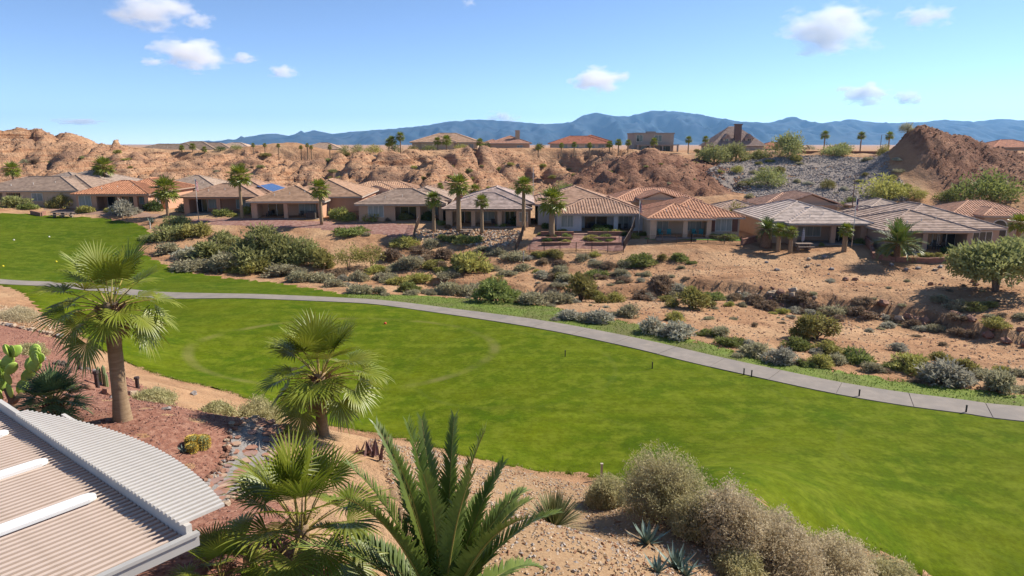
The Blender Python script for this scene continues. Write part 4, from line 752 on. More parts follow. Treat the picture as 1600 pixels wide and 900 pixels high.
def hip(x0, x1, y0, y1, z, pitch=.34, ov=.6, style='flat', gable=None):
    x0, x1, y0, y1 = x0 - ov, x1 + ov, y0 - ov, y1 + ov; W, D = x1 - x0, y1 - y0; mb = MB(); caps = MB(); z -= ov * pitch * .3; xm, ym = (x0 + x1) / 2, (y0 + y1) / 2
    A, B, C, Dd = (x0, y0, z), (x1, y0, z), (x1, y1, z), (x0, y1, z)
    if W >= D: h = D / 2 * pitch; r0, r1 = (x0 + D / 2, ym, z + h), (x1 - D / 2, ym, z + h)
    else: h = W / 2 * pitch; r0, r1 = (xm, y0 + (0 if gable else W / 2), z + h), (xm, y1 - W / 2, z + h)
    if W >= D:
        for q in ((A, B, r0, r1), (B, C, r1, r1), (C, Dd, r1, r0), (Dd, A, r0, r0)): slope(mb, *q, style)
        hl = ((A, r0), (Dd, r0), (B, r1), (C, r1), (r0, r1))
    else:
        for q in (((A, B, r0, r0),) if not gable else ()) + ((B, C, r0, r1), (C, Dd, r1, r1), (Dd, A, r1, r0)): slope(mb, *q, style)
        hl = ((A, r0), (B, r0), (C, r1), (Dd, r1), (r0, r1))
    for p, q in hl:
        if (Vector(p) - Vector(q)).length > .1: caps.tube([Vector(p) + Vector((0, 0, .07)), Vector(q) + Vector((0, 0, .07))], .13, 6)
    t = .22
    for (a, b) in ((A, B), (B, C), (C, Dd), (Dd, A)):          # fascia boards
        a, b = Vector(a), Vector(b); d = (b - a).normalized(); n = Vector((d.y, -d.x, 0)) * -.04; mb.add((a + Vector((0, 0, -t)), b + Vector((0, 0, -t)), b + Vector((0, 0, .05)), a + Vector((0, 0, .05)), a + n + Vector((0, 0, -t)), b + n + Vector((0, 0, -t))), ((0, 1, 2, 3), (0, 4, 5, 1)), 1)
    mb.add([(x0 + .04, y0 + .04, z - t + .01), (x1 - .04, y0 + .04, z - t + .01), (x1 - .04, y1 - .04, z - t + .01), (x0 + .04, y1 - .04, z - t + .01)], ((3, 2, 1, 0),), 1)
    if gable: mb.add([(x0 + ov, y0 + ov * .6, z - .1), (x1 - ov, y0 + ov * .6, z - .1), (xm, y0 + ov * .6, z + h - .15)], ((0, 1, 2),), 2)
    return mb, caps, z + h
def window(parent, x, y, z, wd, h, side='f', pane=None, mull=1):
    """side f faces -y, r faces +x"""
    mb = MB(); fr = MB(); t = .07
    def bx(m_, a0, a1, d0, d1, z0, z1): m_.box(a0, a1, y - d1, y - d0, z0, z1) if side == 'f' else m_.box(x + d0, x + d1, y + a0 - x, y + a1 - x, z0, z1)
    bx(mb, x - wd / 2 + .02, x + wd / 2 - .02, .003, .03, z + .02, z + h - .02)
    for a0, a1, z0, z1 in ((x - wd / 2, x - wd / 2 + t, z, z + h), (x + wd / 2 - t, x + wd / 2, z, z + h), (x - wd / 2 + t, x + wd / 2 - t, z, z + t), (x - wd / 2 + t, x + wd / 2 - t, z + h - t, z + h)): bx(fr, a0, a1, .0, .075, z0, z1)
    for k in range(mull): c = x - wd / 2 + wd * (k + 1) / (mull + 1); bx(fr, c - .03, c + .03, .031, .07, z + t, z + h - t)
    o = mb.build('window', pane or GLASS, parent); fr.build('frame', FRM, o); return o
WALLS = {}
def house(name, label, loc, rz, vols, wall, tile, tile2, style='flat', fascia=(.40, .33, .27), win=(), cols=(), patio=None, doors=(), group=None, sidewin=(), eave=2.9, shade=None):
    t = tag(empty(name, loc, rz), label, 'house', group); wm = stucco(name + '_stucco', wall); tm = rooftile(name + '_tile', tile, tile2); fm = mat(name + '_fascia', fascia, rough=.8); hmax = 0
    for i, v in enumerate(vols):
        x0, x1, y0, y1 = v[:4]; dz = v[4] if len(v) > 4 else 0; gb_ = v[5] if len(v) > 5 else None; mb = MB(); ins = .003 * i; e = eave + dz + .02 * i
        if patio and i == 0:
            px0, px1, pd = patio; mb.box(x0 + ins, x1 - ins, y0 + pd, y1, -1.2, e - .12)
            if px0 > x0 + .1: mb.box(x0, px0, y0, y0 + pd - .002, -1.2, e - .12)
            if px1 < x1 - .1: mb.box(px1, x1, y0, y0 + pd - .002, -1.2, e - .12)
            bm_ = MB(); bm_.box(px0 + .002, px1 - .002, y0 + .02, y0 + .42, e - .5, e - .12); bm_.build('patio_beam', wm, t)
            sb = MB(); sb.box(px0, px1, y0 - 1.0, y0 + pd - .003, -.35, .02); sb.build('patio_floor', CONC, t)
        elif patio and y0 < vols[0][2] + patio[2] + .1 and x0 < patio[1] and x1 > patio[0]:
            yb = vols[0][2] + patio[2] + .05; mb.box(x0 + ins, x1 - ins, yb, y1 - ins, -1.2, e - .12)
            if x1 > patio[1] + .2: mb.box(max(patio[1] + .34, vols[0][1] + .004), x1 - ins, y0 + ins, yb - .002, -1.2, e - .12) if x1 > vols[0][1] + .2 else None
            if x0 < vols[0][0] - .2: mb.box(x0 + ins, vols[0][0] - .004, y0 + ins, yb - .002, -1.2, e - .12)
        else: mb.box(x0 + ins, x1 - ins, y0 + ins, y1 - ins, -1.2, e - .12)
        mb.build('wall', wm, t)
        rf, cp, top = hip(x0, x1, y0, y1, e, style=style if not (len(v) > 6) else v[6], gable=gb_); ro = rf.build('roof', [tm, fm, wm], t); cp.build('ridge_cap', tm, ro); hmax = max(hmax, top)
    y0 = vols[0][2]; pd = patio[2] if patio else 0
    for c in cols: mb = MB(); mb.box(c - .33, c + .33, y0 - .03, y0 + .5, -.6, eave - .5 if patio and patio[0] < c < patio[1] else eave - .13); mb.build('column', wm, t)
    for wdef in win: x, z, wd, h = wdef[:4]; yy = wdef[4] if len(wdef) > 4 else 0; window(t, x, y0 + yy, z, wd, h, 'f', wdef[5] if len(wdef) > 5 else BLIND, 1 if wd < 2.3 else 2)
    for x, wd, h, yy in doors:
        mb = MB(); mb.box(x - wd / 2, x + wd / 2, y0 + yy - .05, y0 + yy - .004, .03, h); d = mb.build('sliding_door', DARK, t); fr = MB()
        for c in (x - wd / 2, x, x + wd / 2): fr.box(c - .04, c + .04, y0 + yy - .09, y0 + yy - .052, .03, h + .04)
        fr.build('frame', FRM, d)
    for x, yy, z, wd, h in sidewin: window(t, x, yy, z, wd, h, 'r', GLASS, 1)
    mb = MB()
    for k in range(3): vx, vy = vols[0][0] + (vols[0][1] - vols[0][0]) * (.3 + .2 * k), vols[0][2] + 1.6 + .7 * k; mb.tube([(vx, vy, eave + .4), (vx, vy, eave + 1.1 + .2 * k)], .06, 6)
    mb.build('roof_vent', FRM, t).__setitem__('kind', 'stuff')
    return t
def hp(u, v, Y): q = pt(u, v, Y); return Vector((q[0], Y, q[2]))
# front row, each set on its own pad
H1 = house('grey_roof_house', 'tan house with grey flat tile roof behind the lawn at the end of the row', hp(62, 322, 127), R(3), [(-11, 7, 0, 12), (-4, 7.5, 4, 17, .15)], (.42, .32, .24), (.22, .18, .155), (.28, .235, .20), win=((-.2, .9, 2.0, 1.5, 0), (-5.2, .7, 2.6, 1.9, 2.6, GLASS)), patio=(-9.5, -2.6, 2.6), cols=(-2.8, -6, 2.2))
H2 = house('orange_tile_house', 'pinkish house with orange barrel tile hip roof and three patio bays', hp(178, 328, 124), R(2), [(-6.4, 6.2, 0, 11), (-3, 7.2, 5, 18, .3)], (.42, .25, .175), (.33, .185, .12), (.27, .145, .095), 'barrel', (.38, .27, .2), patio=(-3.2, 5.6, 3), cols=(-3.2, 1.1, 4.0, 6.0), win=((-4.9, .7, 2.2, 1.9), (3.9, .8, 1.4, 1.7, 3)), doors=((-1.0, 3, 2.3, 3), (2.2, 1.6, 2.3, 3)), sidewin=((6.2, 4, .8, 1.4, 1.5),))
H3 = house('solar_roof_house', 'reddish brown house with solar panels on its brown flat tile roof', hp(348, 333, 119), R(1), [(-6.6, 6.2, 0, 10), (-4.5, 6.6, 5, 18, .25)], (.37, .20, .14), (.26, .185, .145), (.32, .235, .185), fascia=(.33, .2, .15), patio=(-5.8, 5.4, 2.8), cols=(-6, -.6, 5.6), win=((-2.4, .6, 2.2, 1.7, 2.8), (2.6, .5, 2.4, 1.8, 2.8)), doors=((4.3, 1.4, 2.2, 2.8), (-4.6, 1.8, 2.2, 2.8)), sidewin=((6.2, 6, .9, 1.2, 1.4),))
H4 = house('brown_gable_house', 'large pinkish brown house with tall brown tile roof and sunlit side wall', hp(452, 341, 114.5), R(2), [(-6.2, 5.6, 0, 11.5), (-2.5, 11, 4.5, 22, .4)], (.43, .26, .18), (.26, .185, .135), (.33, .245, .185), fascia=(.48, .40, .33), patio=(-5.2, 5.0, 2.8), cols=(-5.6, -.5, 5.2), win=((2.4, .55, 2.9, 1.9, 2.8),), doors=((-2.8, 2.8, 2.25, 2.8),), sidewin=((5.6, 5, .8, 1.2, 1.5), (11, 9, .8, 1.2, 1.5), (11, 14, .8, 1.6, 1.5)))
H5 = house('dusty_roof_house', 'brown house with dusty grey brown flat tile roof beside the stepped fence', hp(632, 346, 112), R(1), [(-7.4, 6.3, 0, 11), (-2, 7, 4, 18, .3)], (.36, .245, .175), (.225, .185, .16), (.29, .245, .215), patio=(-2, 6, 2.8), cols=(-1.8, 2.3, 6), win=((-4.6, .7, 2.6, 1.9, 0, BLIND), (4.6, .8, 1.4, 1.7, 2.8)), doors=((.4, 2.8, 2.3, 2.8),), sidewin=((7, 10, .8, 1.4, 1.4),))
H6 = house('striped_roof_house', 'house with lavender grey striped tile roof behind two slender palms', hp(765, 354, 109), R(-1), [(-7, 6.2, 0, 11), (-5, 6.6, 2.5, 18, .6)], (.36, .26, .195), (.26, .225, .22), (.36, .32, .315), fascia=(.2, .15, .12), patio=(-6, 4.4, 2.8), cols=(-6.3, -2.6, 1.6, 4.6), win=((-.4, .6, 2.2, 1.8, 2.8), (5.4, .8, 1.4, 1.5, 0)), doors=((-4.2, 2.2, 2.3, 2.8), (3.2, 1.6, 2.3, 2.8)))
H7 = house('blue_grey_house', 'blue grey house with brown barrel tile roof above the terraced planters', hp(938, 362, 106.5), R(0), [(-6.8, 6.6, 0, 10), (-9.6, 3.4, 5, 20, 1.0, None, 'flat'), (-1, 6.8, 5, 16, .1, None, 'flat')], (.36, .37, .40), (.29, .205, .16), (.36, .27, .215), 'barrel', (.42, .36, .33), patio=(-3.4, 5.0, 2.8), cols=(-3.3, 2.4, 5.4), win=((-5.2, .7, 2.0, 1.9), (4.0, .7, 1.7, 1.7, 2.8)), doors=((-.4, 3.6, 2.35, 2.8),))
H8 = house('light_tile_house', 'tan house with light tan barrel tile roof behind the small green lawn', hp(1086, 371, 100.5), R(0), [(-6.7, 2.2, 0, 9), (-5, 6.8, 1.0, 17, .02)], (.40, .31, .235), (.44, .28, .20), (.37, .225, .155), 'barrel', (.48, .42, .36), patio=(-5.9, 2.0, 2.7), cols=(-6.1, -1.5, 2.0), win=((-4.3, .7, 1.8, 1.6, 2.7), (.3, .7, 2.6, 1.7, 2.7), (4.4, .8, 2.5, 1.9, 1.0, BLIND)))
mb = MB(); 
for x in (2.75, 6.1): mb.box(x - .4, x + .4, .88, .998, .75, 2.7); 
mb.build('shutter', mat('shutter_brown', (.18, .085, .06)), H8)['kind'] = 'stuff'
H9 = house('pale_roof_house', 'house with pale silvery flat tile roof and flag pole in front', hp(1284, 380, 96.5), R(-1), [(-4.6, 6.2, 0, 9.5), (-7, 5.2, 1.6, 17, .1)], (.33, .235, .18), (.31, .285, .275), (.41, .385, .375), fascia=(.42, .37, .32), patio=(-3.8, 5.4, 2.8), cols=(-3.9, 1.5, 5.7), win=((-.8, .6, 3.4, 1.8, 2.8), (-5.8, .7, 1.9, 1.8, 1.6)), doors=((3.6, 2.4, 2.3, 2.8),))
H10 = house('large_hip_house', 'large house with grey brown striped hip roof beside the date palm', hp(1462, 393, 91), R(-2), [(-6.8, 4.6, 0, 12), (-5, 8.8, 1.2, 19, .2)], (.29, .215, .175), (.25, .205, .18), (.35, .30, .275), fascia=(.42, .36, .31), patio=(-6, 4.0, 2.8), cols=(-1.6, 4.2, -6.3), win=((-4, .7, 2.4, 1.7, 2.8), (1.4, .4, 2.8, 1.9, 2.8, GLASS), (6.6, .7, 2.6, 1.9, 1.2, GLASS)), doors=((2.8, 2.4, 2.3, 2.8),))
# solar panels on house 3
SOL = mat('solar_cell', (.03, .06, .16), (.05, .10, .24), scale=2, rough=.15, spec=.6)
for i in range(5):
    mb = MB(); T = Matrix.Translation((5.4, 7.2 + i * 1.75, 3.57)) @ Matrix.Rotation(R(18.5), 4, 'Y'); mb.box(-1.6, 1.5, -.8, .8, .18, .23, 0, T); mb.build('solar_panel', SOL, H3)
# second row
def simple(name, label, u, v, Y, rz, vols, wall, tile, tile2, style='flat', **k): return house(name, label, Vector((pt(u, v, Y)[0], Y, k.pop('z', None) or H(pt(u, v, Y)[0], Y))), rz, vols, wall, tile, tile2, style, **k)
simple('back_row_house', 'grey roofed house standing behind the house at the end of the row', 78, 300, 142, 0, [(-7, 7, 0, 14), (-3, 10, 3, 16, .5)], (.42, .33, .26), (.24, .21, .19), (.3, .27, .25), win=((-3, .9, 1.8, 1.4),), z=4.6)
simple('back_row_house', 'low house roof between the orange tiled and solar roofed houses', 282, 300, 142, 0, [(-7, 8, 0, 14)], (.40, .30, .22), (.27, .23, .2), (.33, .29, .25), z=3.9)
simple('back_row_house', 'gabled house with small arched window behind the brown house', 588, 310, 139, 0, [(-5, 5, 0, 9, .5, True), (-9, 9, 4, 16)], (.42, .32, .24), (.33, .23, .17), (.4, .29, .21), 'barrel', win=((0, 3.1, .7, .7, 0, DARK),), z=3.0)
simple('back_row_house', 'brown tiled house peeking between the dusty roof and the striped roof', 690, 308, 138, 0, [(-6, 6, 0, 12, .2)], (.40, .28, .2), (.3, .21, .16), (.36, .26, .2), z=3.0)
S5 = simple('arched_entry_house', 'tan house with arched entry tower at the foot of the brown mound', 1030, 330, 128, 0, [(-3.2, 3.2, 0, 8, .7, True, 'barrel'), (-8, 8, 3, 14)], (.42, .33, .25), (.40, .25, .18), (.46, .31, .23), 'barrel', z=2.5)
def arch(parent, y, x, w_, h, m=DARK):
    mb = MB(); n = 10; P = [(x - w_ / 2, y, .05), (x + w_ / 2, y, .05)] + [(x + math.cos(a) * w_ / 2, y, h - w_ / 2 + math.sin(a) * w_ / 2) for a in [k * math.pi / n for k in range(n + 1)]]
    mb.add([(a, b - .03, c) for a, b, c in P], (tuple(range(len(P))),)); mb.add([(a, b - .06, c) for a, b, c in P] + [(x + (a - x) * 1.12, b - .06, .05 + (c - .05) * 1.06) for a, b, c in P], [(i, i + 1, i + 1 + len(P), i + len(P)) for i in range(1, len(P) - 1)], 1); mb.build('arched_doorway', [m, FRM], parent)
arch(S5, 0, 0, 2.4, 2.9); 
simple('back_row_house', 'brown roofed house half hidden by the loose olive tree', 1165, 336, 120, 0, [(-5, 4, 0, 9)], (.42, .33, .25), (.27, .22, .19), (.33, .27, .235), win=((2.5, .8, 1.8, 1.5), (-2, .8, 1.6, 1.4)), z=1.5)
simple('back_row_house', 'house with tall gabled barrel tile roof behind the pale roofed house', 1262, 338, 119, 0, [(-4.2, 4.6, 0, 12, .9, True, 'barrel'), (-6.5, 6.5, 3, 13, .3)], (.36, .26, .2), (.32, .225, .18), (.4, .29, .235), 'barrel', z=2.1)
simple('back_row_house', 'small grey roofed house with arched window behind the dark leafy tree', 1398, 343, 114, 0, [(-5.5, .5, 0, 8), (-2, 4.5, 4, 12, .9)], (.30, .24, .20), (.29, .26, .24), (.37, .335, .31), win=((-3, .8, 1.4, 1.5),), z=1.4)
S9 = simple('arched_entry_house', 'brown house with dark arched doorway and barrel tile roof below the red hill', 1562, 350, 108, R(-4), [(-2.4, 2.4, 0, 7, .45, None, 'barrel'), (-6.5, 7, 2, 13, .1)], (.34, .25, .19), (.38, .25, .185), (.45, .315, .24), 'barrel', z=1.6, win=((-5.5, .8, 1.4, 1.4, 2),)); arch(S9, 0, 0, 2.2, 2.6)
# homes on the rim
PZ = lambda u, v, Y: Vector((pt(u, v, Y)[0], Y, pt(u, v, Y)[2]))
simple('rim_house', 'long low house with brown roofs beyond the cut bank on the rim', 262, 240, 235, 0, [(-12, 10, 0, 12), (-4, 14, 4, 18, .5)], (.33, .25, .2), (.2, .165, .14), (.26, .22, .19), z=10.9, win=((-6, .8, 2, 1.4), (2, .8, 2, 1.4)))
simple('rim_house', 'second low brown roofed house along the rim beside small palms', 318, 240, 240, 0, [(-10, 10, 0, 14)], (.33, .25, .2), (.23, .18, .155), (.29, .24, .2), z=11.0, win=((-4, .8, 2, 1.4), (3, .8, 2, 1.4)))
simple('rim_house', 'house with pale roof beyond the row of thin palms on the rim', 360, 240, 255, 0, [(-8, 8, 0, 13)], (.45, .37, .3), (.36, .3, .26), (.42, .36, .31), z=11.2)
simple('rim_house', 'tiny distant house behind the thin palms', 500, 240, 270, 0, [(-8, 8, 0, 13)], (.38, .28, .2), (.3, .24, .2), (.36, .3, .25), z=11.2)
simple('rim_house', 'broad tan roofed house on the rim among dark trees', 690, 236, 212, R(-2), [(-9, 11, 0, 15), (-6, 4, -1, 8, .05)], (.42, .34, .26), (.34, .25, .19), (.40, .31, .24), z=13.7, win=((6, .9, 2.4, 1.5), (9, .9, 1.6, 1.5)))
M3 = simple('rim_house', 'red brown house with stone chimney on the rim', 797, 236, 214, 0, [(-6, 6, 0, 12), (-9, -2, 3, 12, -.3)], (.40, .28, .21), (.32, .2, .155), (.38, .25, .2), z=13.4, win=((3, .9, 1.8, 1.4),))
mb = MB(); mb.box(1.6, 3.0, 3, 4.2, 3, 6.6); mb.box(1.5, 3.1, 2.9, 4.3, 6.6, 6.8); mb.build('chimney', ROCK[1], M3)
simple('rim_house', 'house with wide red tile hip roof and pale doors on the rim', 906, 240, 212, 0, [(-8.5, 9, 0, 12), (-1, 9.5, 3, 15, .6)], (.45, .37, .30), (.28, .125, .09), (.34, .165, .12), z=13.3, win=((-5, .6, 2.4, 2), (-1.6, .6, 2.4, 2), (3, .6, 3, 2), (6.5, .6, 2, 2)))
M5 = tag(empty('box_house', Vector((pt(1020, 236, 205)[0], 205, 13.3))), 'two storey grey flat roofed modern house on the rim', 'house'); BXM = stucco('box_stucco', (.27, .235, .215))
mb = MB(); mb.box(-5.6, 6, 0, 12, -1, 5.6); mb.build('wall', BXM, M5); mb = MB(); mb.box(-5.8, 6.2, -.2, 12.2, 5.6, 5.95); mb.box(-1, 1.5, 4, 7, 5.95, 6.4); mb.build('roof', stucco('box_parapet', (.24, .205, .19)), M5)
mb = MB(); mb.box(-5.0, 7.2, -2.2, -.01, 2.3, 2.6); mb.build('balcony', BXM, M5)
for x in (-4.8, -1.2, 2.4, 6.8): mb = MB(); mb.box(x - .22, x + .22, -2.1, -1.7, -1, 2.29); mb.build('column', BXM, M5)
window(M5, -4, 0, 3.4, 1.9, 1.9); window(M5, 1.4, 0, 3.4, 2.2, 1.9); window(M5, -2, 0, .3, 3, 1.9, 'f', DARK); window(M5, 3.6, 0, .3, 3, 1.9, 'f', DARK)
M6 = tag(empty('steep_roof_house', Vector((pt(1153, 236, 205)[0], 205, 12.6))), 'grey house with steep gabled roof, dormers and central chimney on the rim', 'house'); SRM = rooftile('steep_shingle', (.21, .175, .165), (.27, .23, .215)); SWM = stucco('steep_wall', (.33, .28, .24))
mb = MB(); mb.box(-7.6, 7.6, 0, 12, -1, 3); mb.build('wall', SWM, M6)
mb = MB(); A, B, C, D_ = (-8.3, -.6, 2.9), (8.3, -.6, 2.9), (8.3, 12.6, 2.9), (-8.3, 12.6, 2.9); r0, r1 = (-1.2, 6, 8.6), (1.2, 6, 8.6)
for q in ((A, B, r0, r1), (B, C, r1, r1), (C, D_, r1, r0), (D_, A, r0, r0)): slope(mb, *q, 'flat')
ro = mb.build('roof', SRM, M6)
mb = MB(); mb.box(-.9, .9, .6, 2, 2.5, 8.9); mb.box(-1.05, 1.05, .45, 2.15, 8.9, 9.2); mb.build('chimney', mat('chimney_brick', (.17, .115, .095), (.13, .085, .075)), M6)
for x in (-3.2, 3.4):
    mb = MB(); mb.box(x - 1.1, x + 1.1, 1.0, 4, 3, 5.0); d = mb.build('dormer', SWM, M6); mb = MB(); mb.add(((x - 1.5, .6, 4.9), (x, .6, 6.4), (x, 5.5, 6.4), (x - 1.5, 4.5, 4.9), (x + 1.5, .6, 4.9), (x + 1.5, 4.5, 4.9)), ((0, 1, 2, 3), (1, 4, 5, 2), (0, 4, 1))); mb.build('dormer_roof', SRM, d); window(d, x, 1.0, 3.6, 1.1, 1.5)
simple('rim_house', 'low red roofed house far behind the rim wall', 1222, 236, 250, 0, [(-8, 8, 0, 12)], (.36, .24, .18), (.3, .15, .1), (.34, .18, .13), z=11.6)
simple('rim_house', 'low red roofed house beyond the shoulder of the red hill', 1592, 240, 215, 0, [(-8, 8, 0, 12)], (.36, .25, .19), (.34, .19, .14), (.4, .24, .18), z=12.2)

# far and mid palms
def crown_mesh(kind, seed, r0):
    mb = MB(); r = random.Random(seed); a = 0; N = 30
    for i in range(N):
        a += 2.4; e = R(80 - 112 * (i / N) ** .9 + r.uniform(-8, 8))
        if kind == 'fan': fan_frond(mb, e, r0 * .5, r0 * .55, 12, 4, seed * 50 + i, a, droop=.4 + 1.1 * i / N, wide=1.3, spread=2.2)
        else: pin_frond(mb, e, r0 * 1.15, 16, seed * 50 + i, a, bend=.6 + .6 * i / N, leaf=.5)
    return mb.mesh('crown', [PF if kind == 'fan' else PD, PS])
CRM = {('fan', k): crown_mesh('fan', k, 1.0) for k in range(4)}; CRM['date', 0] = crown_mesh('date', 7, 1.0); CRM['date', 1] = crown_mesh('date', 8, 1.0)
def palm(u, vb, vc, wpx, label, Y=None, kind='fan', group=None, tr=.2, trunkm=None):
    p = G(u, vb) if Y is None else hp(u, vb, Y); k = px_at(p.y); h = max(.5, (vb - vc) / k * 1.01); rr = wpx / 2 / k * 1.05
    t = tag(empty('palm_tree', p), label, 'palm', group); mb = MB(); n = 8; mb.tube([(0, 0, -1.0 + (h + 1.0) * i / n) for i in range(n + 1)], [tr * (1.25 - .3 * i / n + (.06 if i % 2 else 0)) for i in range(n + 1)], 8); mb.build('trunk', trunkm or PT, t, smooth=True)
    inst('crown', CRM[kind, rnd.randrange(4 if kind == 'fan' else 2)], t, (0, 0, h), (0, 0, rnd.uniform(0, 6)), rr)
YP = [(262, 333, 299, 48, 'fan palm leaning over the patio of the orange tiled house', 117, .22), (378, 335, 279, 44, 'tall fan palm in front of the solar panels', 114, .22), (502, 341, 298, 38, 'fan palm at the corner of the brown house with sunlit side wall', 110, .22), (678, 355, 314, 32, 'fan palm in front of the dusty roofed house', 106, .22), (717, 352, 293, 44, 'tall stout fan palm between the dusty and striped roofs', 106, .32), (753, 354, 317, 28, 'short slim fan palm in front of the striped roof', 104, .22), (818, 350, 294, 38, 'tall slim fan palm at the corner of the striped roof house', 104.5, .25), (862, 359, 318, 54, 'full headed fan palm beside the blue grey house', 102, .36),
      (1216, 384, 361, 28, 'short palm with yellow green fronds at the picnic table', 94, .26), (1235, 386, 364, 24, 'shortest palm leaning near the picnic table', 93, .24), (1319, 389, 361, 28, 'short thick palm in front of the flag pole house', 92, .3), (1590, 372, 352, 40, 'palm behind the mesquite at the end house', 96, .25), (1198, 320, 300, 10, 'distant palm top behind the driveway', 150, .15)]
for u, vb, vc, wd, lb, Y, tr in YP: palm(u, vb, vc, wd, lb, Y, tr=tr)
palm(1197, 376, 358, 34, 'sago like palm with swollen brown trunk beside the driveway', 96, 'date', tr=.7, trunkm=PK)
palm(1402, 392, 380, 64, 'low wide date palm with arching fronds before the large hipped house', 87, 'date', tr=.35, trunkm=PK)
for u, vb, vc, wd, Y in ((165, 290, 264, 38, 150), (22, 290, 267, 30, 150), (155, 290, 270, 24, 152), (688, 305, 292, 14, 140), (742, 305, 298, 24, 136), (300, 292, 283, 18, 150)): palm(u, vb, vc, wd, 'fan palm rising behind the front row of houses at the foot of the cliffs', Y, group='palms behind the front row')
for u, vb, vc, wd, Y in ((397, 250, 228, 8, 196), (415, 248, 228, 8, 196), (436, 247, 229, 8, 198), (471, 246, 231, 8, 196), (481, 246, 228, 8, 197), (487, 246, 231, 8, 197), (516, 246, 231, 9, 197), (285, 243, 232, 11, 205), (302, 243, 230, 13, 205), (320, 243, 234, 11, 205)): palm(u, vb, vc, wd, 'thin palm in the line of palms along the rim road', Y, group='palms along the rim road', tr=.14)
for u, vb, vc, wd, Y in ((626, 236, 215, 18, 200), (613, 236, 221, 18, 200), (608, 236, 224, 16, 201), (684, 238, 222, 16, 200), (698, 238, 221, 20, 200), (750, 238, 224, 16, 200), (841, 240, 231, 12, 196), (877, 240, 228, 10, 196), (897, 240, 227, 11, 196), (921, 240, 228, 11, 196), (952, 240, 227, 14, 196), (966, 240, 224, 14, 196), (981, 240, 224, 12, 196), (1021, 242, 223, 15, 192), (1075, 240, 220, 14, 196), (1101, 240, 219, 13, 196), (1287, 236, 213, 17, 185), (1344, 234, 214, 16, 188), (1388, 232, 214, 16, 190)): palm(u, vb, vc, wd, 'palm on the rim beside the ' + ('broad tan roofed house' if u < 760 else 'house with stone chimney' if u < 850 else 'wide red roof' if u < 940 else 'two storey grey house' if u < 1060 else 'steep grey roof' if u < 1200 else 'low red block wall'), Y, group='palms among the rim houses', tr=.16)

# ------------------------------------------------------------------ yards below the houses
YR = mat('yard_red_gravel', (.27, .135, .105), (.2, .10, .08), scale=3, rough=.95, bump=.04, bscale=8, world=True, c3=(.33, .2, .16), s3=2)
def yard(name, label, px, m, off=.06): return tag(sheet(name, jitter_poly([gb(*q) for q in px]), m, 1.6, off, tuck=-.05), label, 'gravel', kind='structure')
yard('red_gravel_yard', 'red gravel slope below the solar and brown houses', ((285, 345), (330, 340), (400, 340), (480, 345), (560, 347), (640, 350), (648, 360), (640, 372), (590, 368), (530, 362), (480, 358), (420, 356), (330, 352)), YR)
yard('red_gravel_yard', 'strip of red gravel and paving in front of the orange tiled house', ((60, 326), (120, 327), (200, 330), (250, 334), (240, 340), (170, 338), (90, 333)), mat('yard_brown', (.3, .19, .14), (.23, .14, .10), scale=3, rough=.95, world=True))
yard('red_gravel_yard', 'red gravel sides of the terraced planters', ((842, 362), (900, 362), (960, 362), (988, 364), (986, 372), (974, 392), (930, 392), (838, 391), (822, 388)), YR)
RIP = jitter_poly([gb(*q) for q in ((652, 358), (700, 358), (760, 360), (815, 362), (808, 372), (790, 386), (730, 384), (680, 378), (648, 372))])
stones('rock_riprap', RIP, 1300, .2, .55, [PBL[1], PBL[2], ROCK[1], ROCK[2]], 11, 'pale broken rock bank below the two slender palms', 'rocks', .02)
RS = jitter_poly([gb(*q) for q in ((1100, 262), (1145, 252), (1200, 246), (1300, 243), (1375, 243), (1392, 262), (1415, 290), (1420, 312), (1370, 318), (1300, 320), (1200, 312), (1150, 300), (1125, 285))])
tag(sheet('rock_slope', RS, mat('rock_slope_soil', (.27, .22, .185), (.21, .17, .145), scale=1.2, rough=.95, bump=.08, bscale=3, world=True), 2, .05, tuck=-.1), kind='structure')
stones('slope_stones', RS, 14000, .22, .6, [mat('slope_stone_grey', (.30, .265, .245), (.23, .20, .185), scale=2), mat('slope_stone_tan', (.37, .31, .265), (.29, .24, .2), scale=2), mat('slope_stone_dark', (.18, .145, .135), (.24, .2, .18), scale=2)], 12, 'grey crushed rock covering the graded slope', 'rocks', .0)
# low wall on the rim
BLK = mat('block_wall', (.30, .155, .11), (.24, .12, .085), scale=2, rough=.95, cells=((.4, .4, .2), .15))
def wall_run(name, P, h, m, label, thick=.3, cat='wall', parent=None, sink=.5, seg=4):
    mb = MB(); Q = [Vector((p[0], p[1], p[2])) for p in P]
    for a, b in zip(Q[:-1], Q[1:]):
        d = (b - a); d.z = 0; d.normalize(); n = Vector((-d.y, d.x, 0)) * thick / 2; za, zb = Vector((0, 0, h)), Vector((0, 0, -sink))
        V = [a - n + zb, a + n + zb, b + n + zb, b - n + zb, a - n + za, a + n + za, b + n + za, b - n + za]; mb.add(V, ((4, 7, 6, 5), (0, 4, 5, 1), (3, 2, 6, 7), (0, 3, 7, 4), (1, 5, 6, 2)))
        c = Vector((0, 0, h + .002)); V = [a - n * 1.25 + c, a + n * 1.25 + c, b + n * 1.25 + c, b - n * 1.25 + c]; V += [v + Vector((0, 0, .09)) for v in V]; mb.add(V, ((4, 7, 6, 5), (0, 4, 5, 1), (3, 2, 6, 7), (0, 3, 7, 4), (1, 5, 6, 2)))
    o = mb.build(name, m, parent)
    if label: tag(o, label, cat)
    return o
wall_run('rim_wall', [Vector((pt(u, 240, Y)[0], Y, 13.2)) for u, Y in ((1245, 176), (1300, 174), (1350, 171), (1392, 168))], 1.0, BLK, 'low red block wall along the top of the rock slope', .35, sink=2)
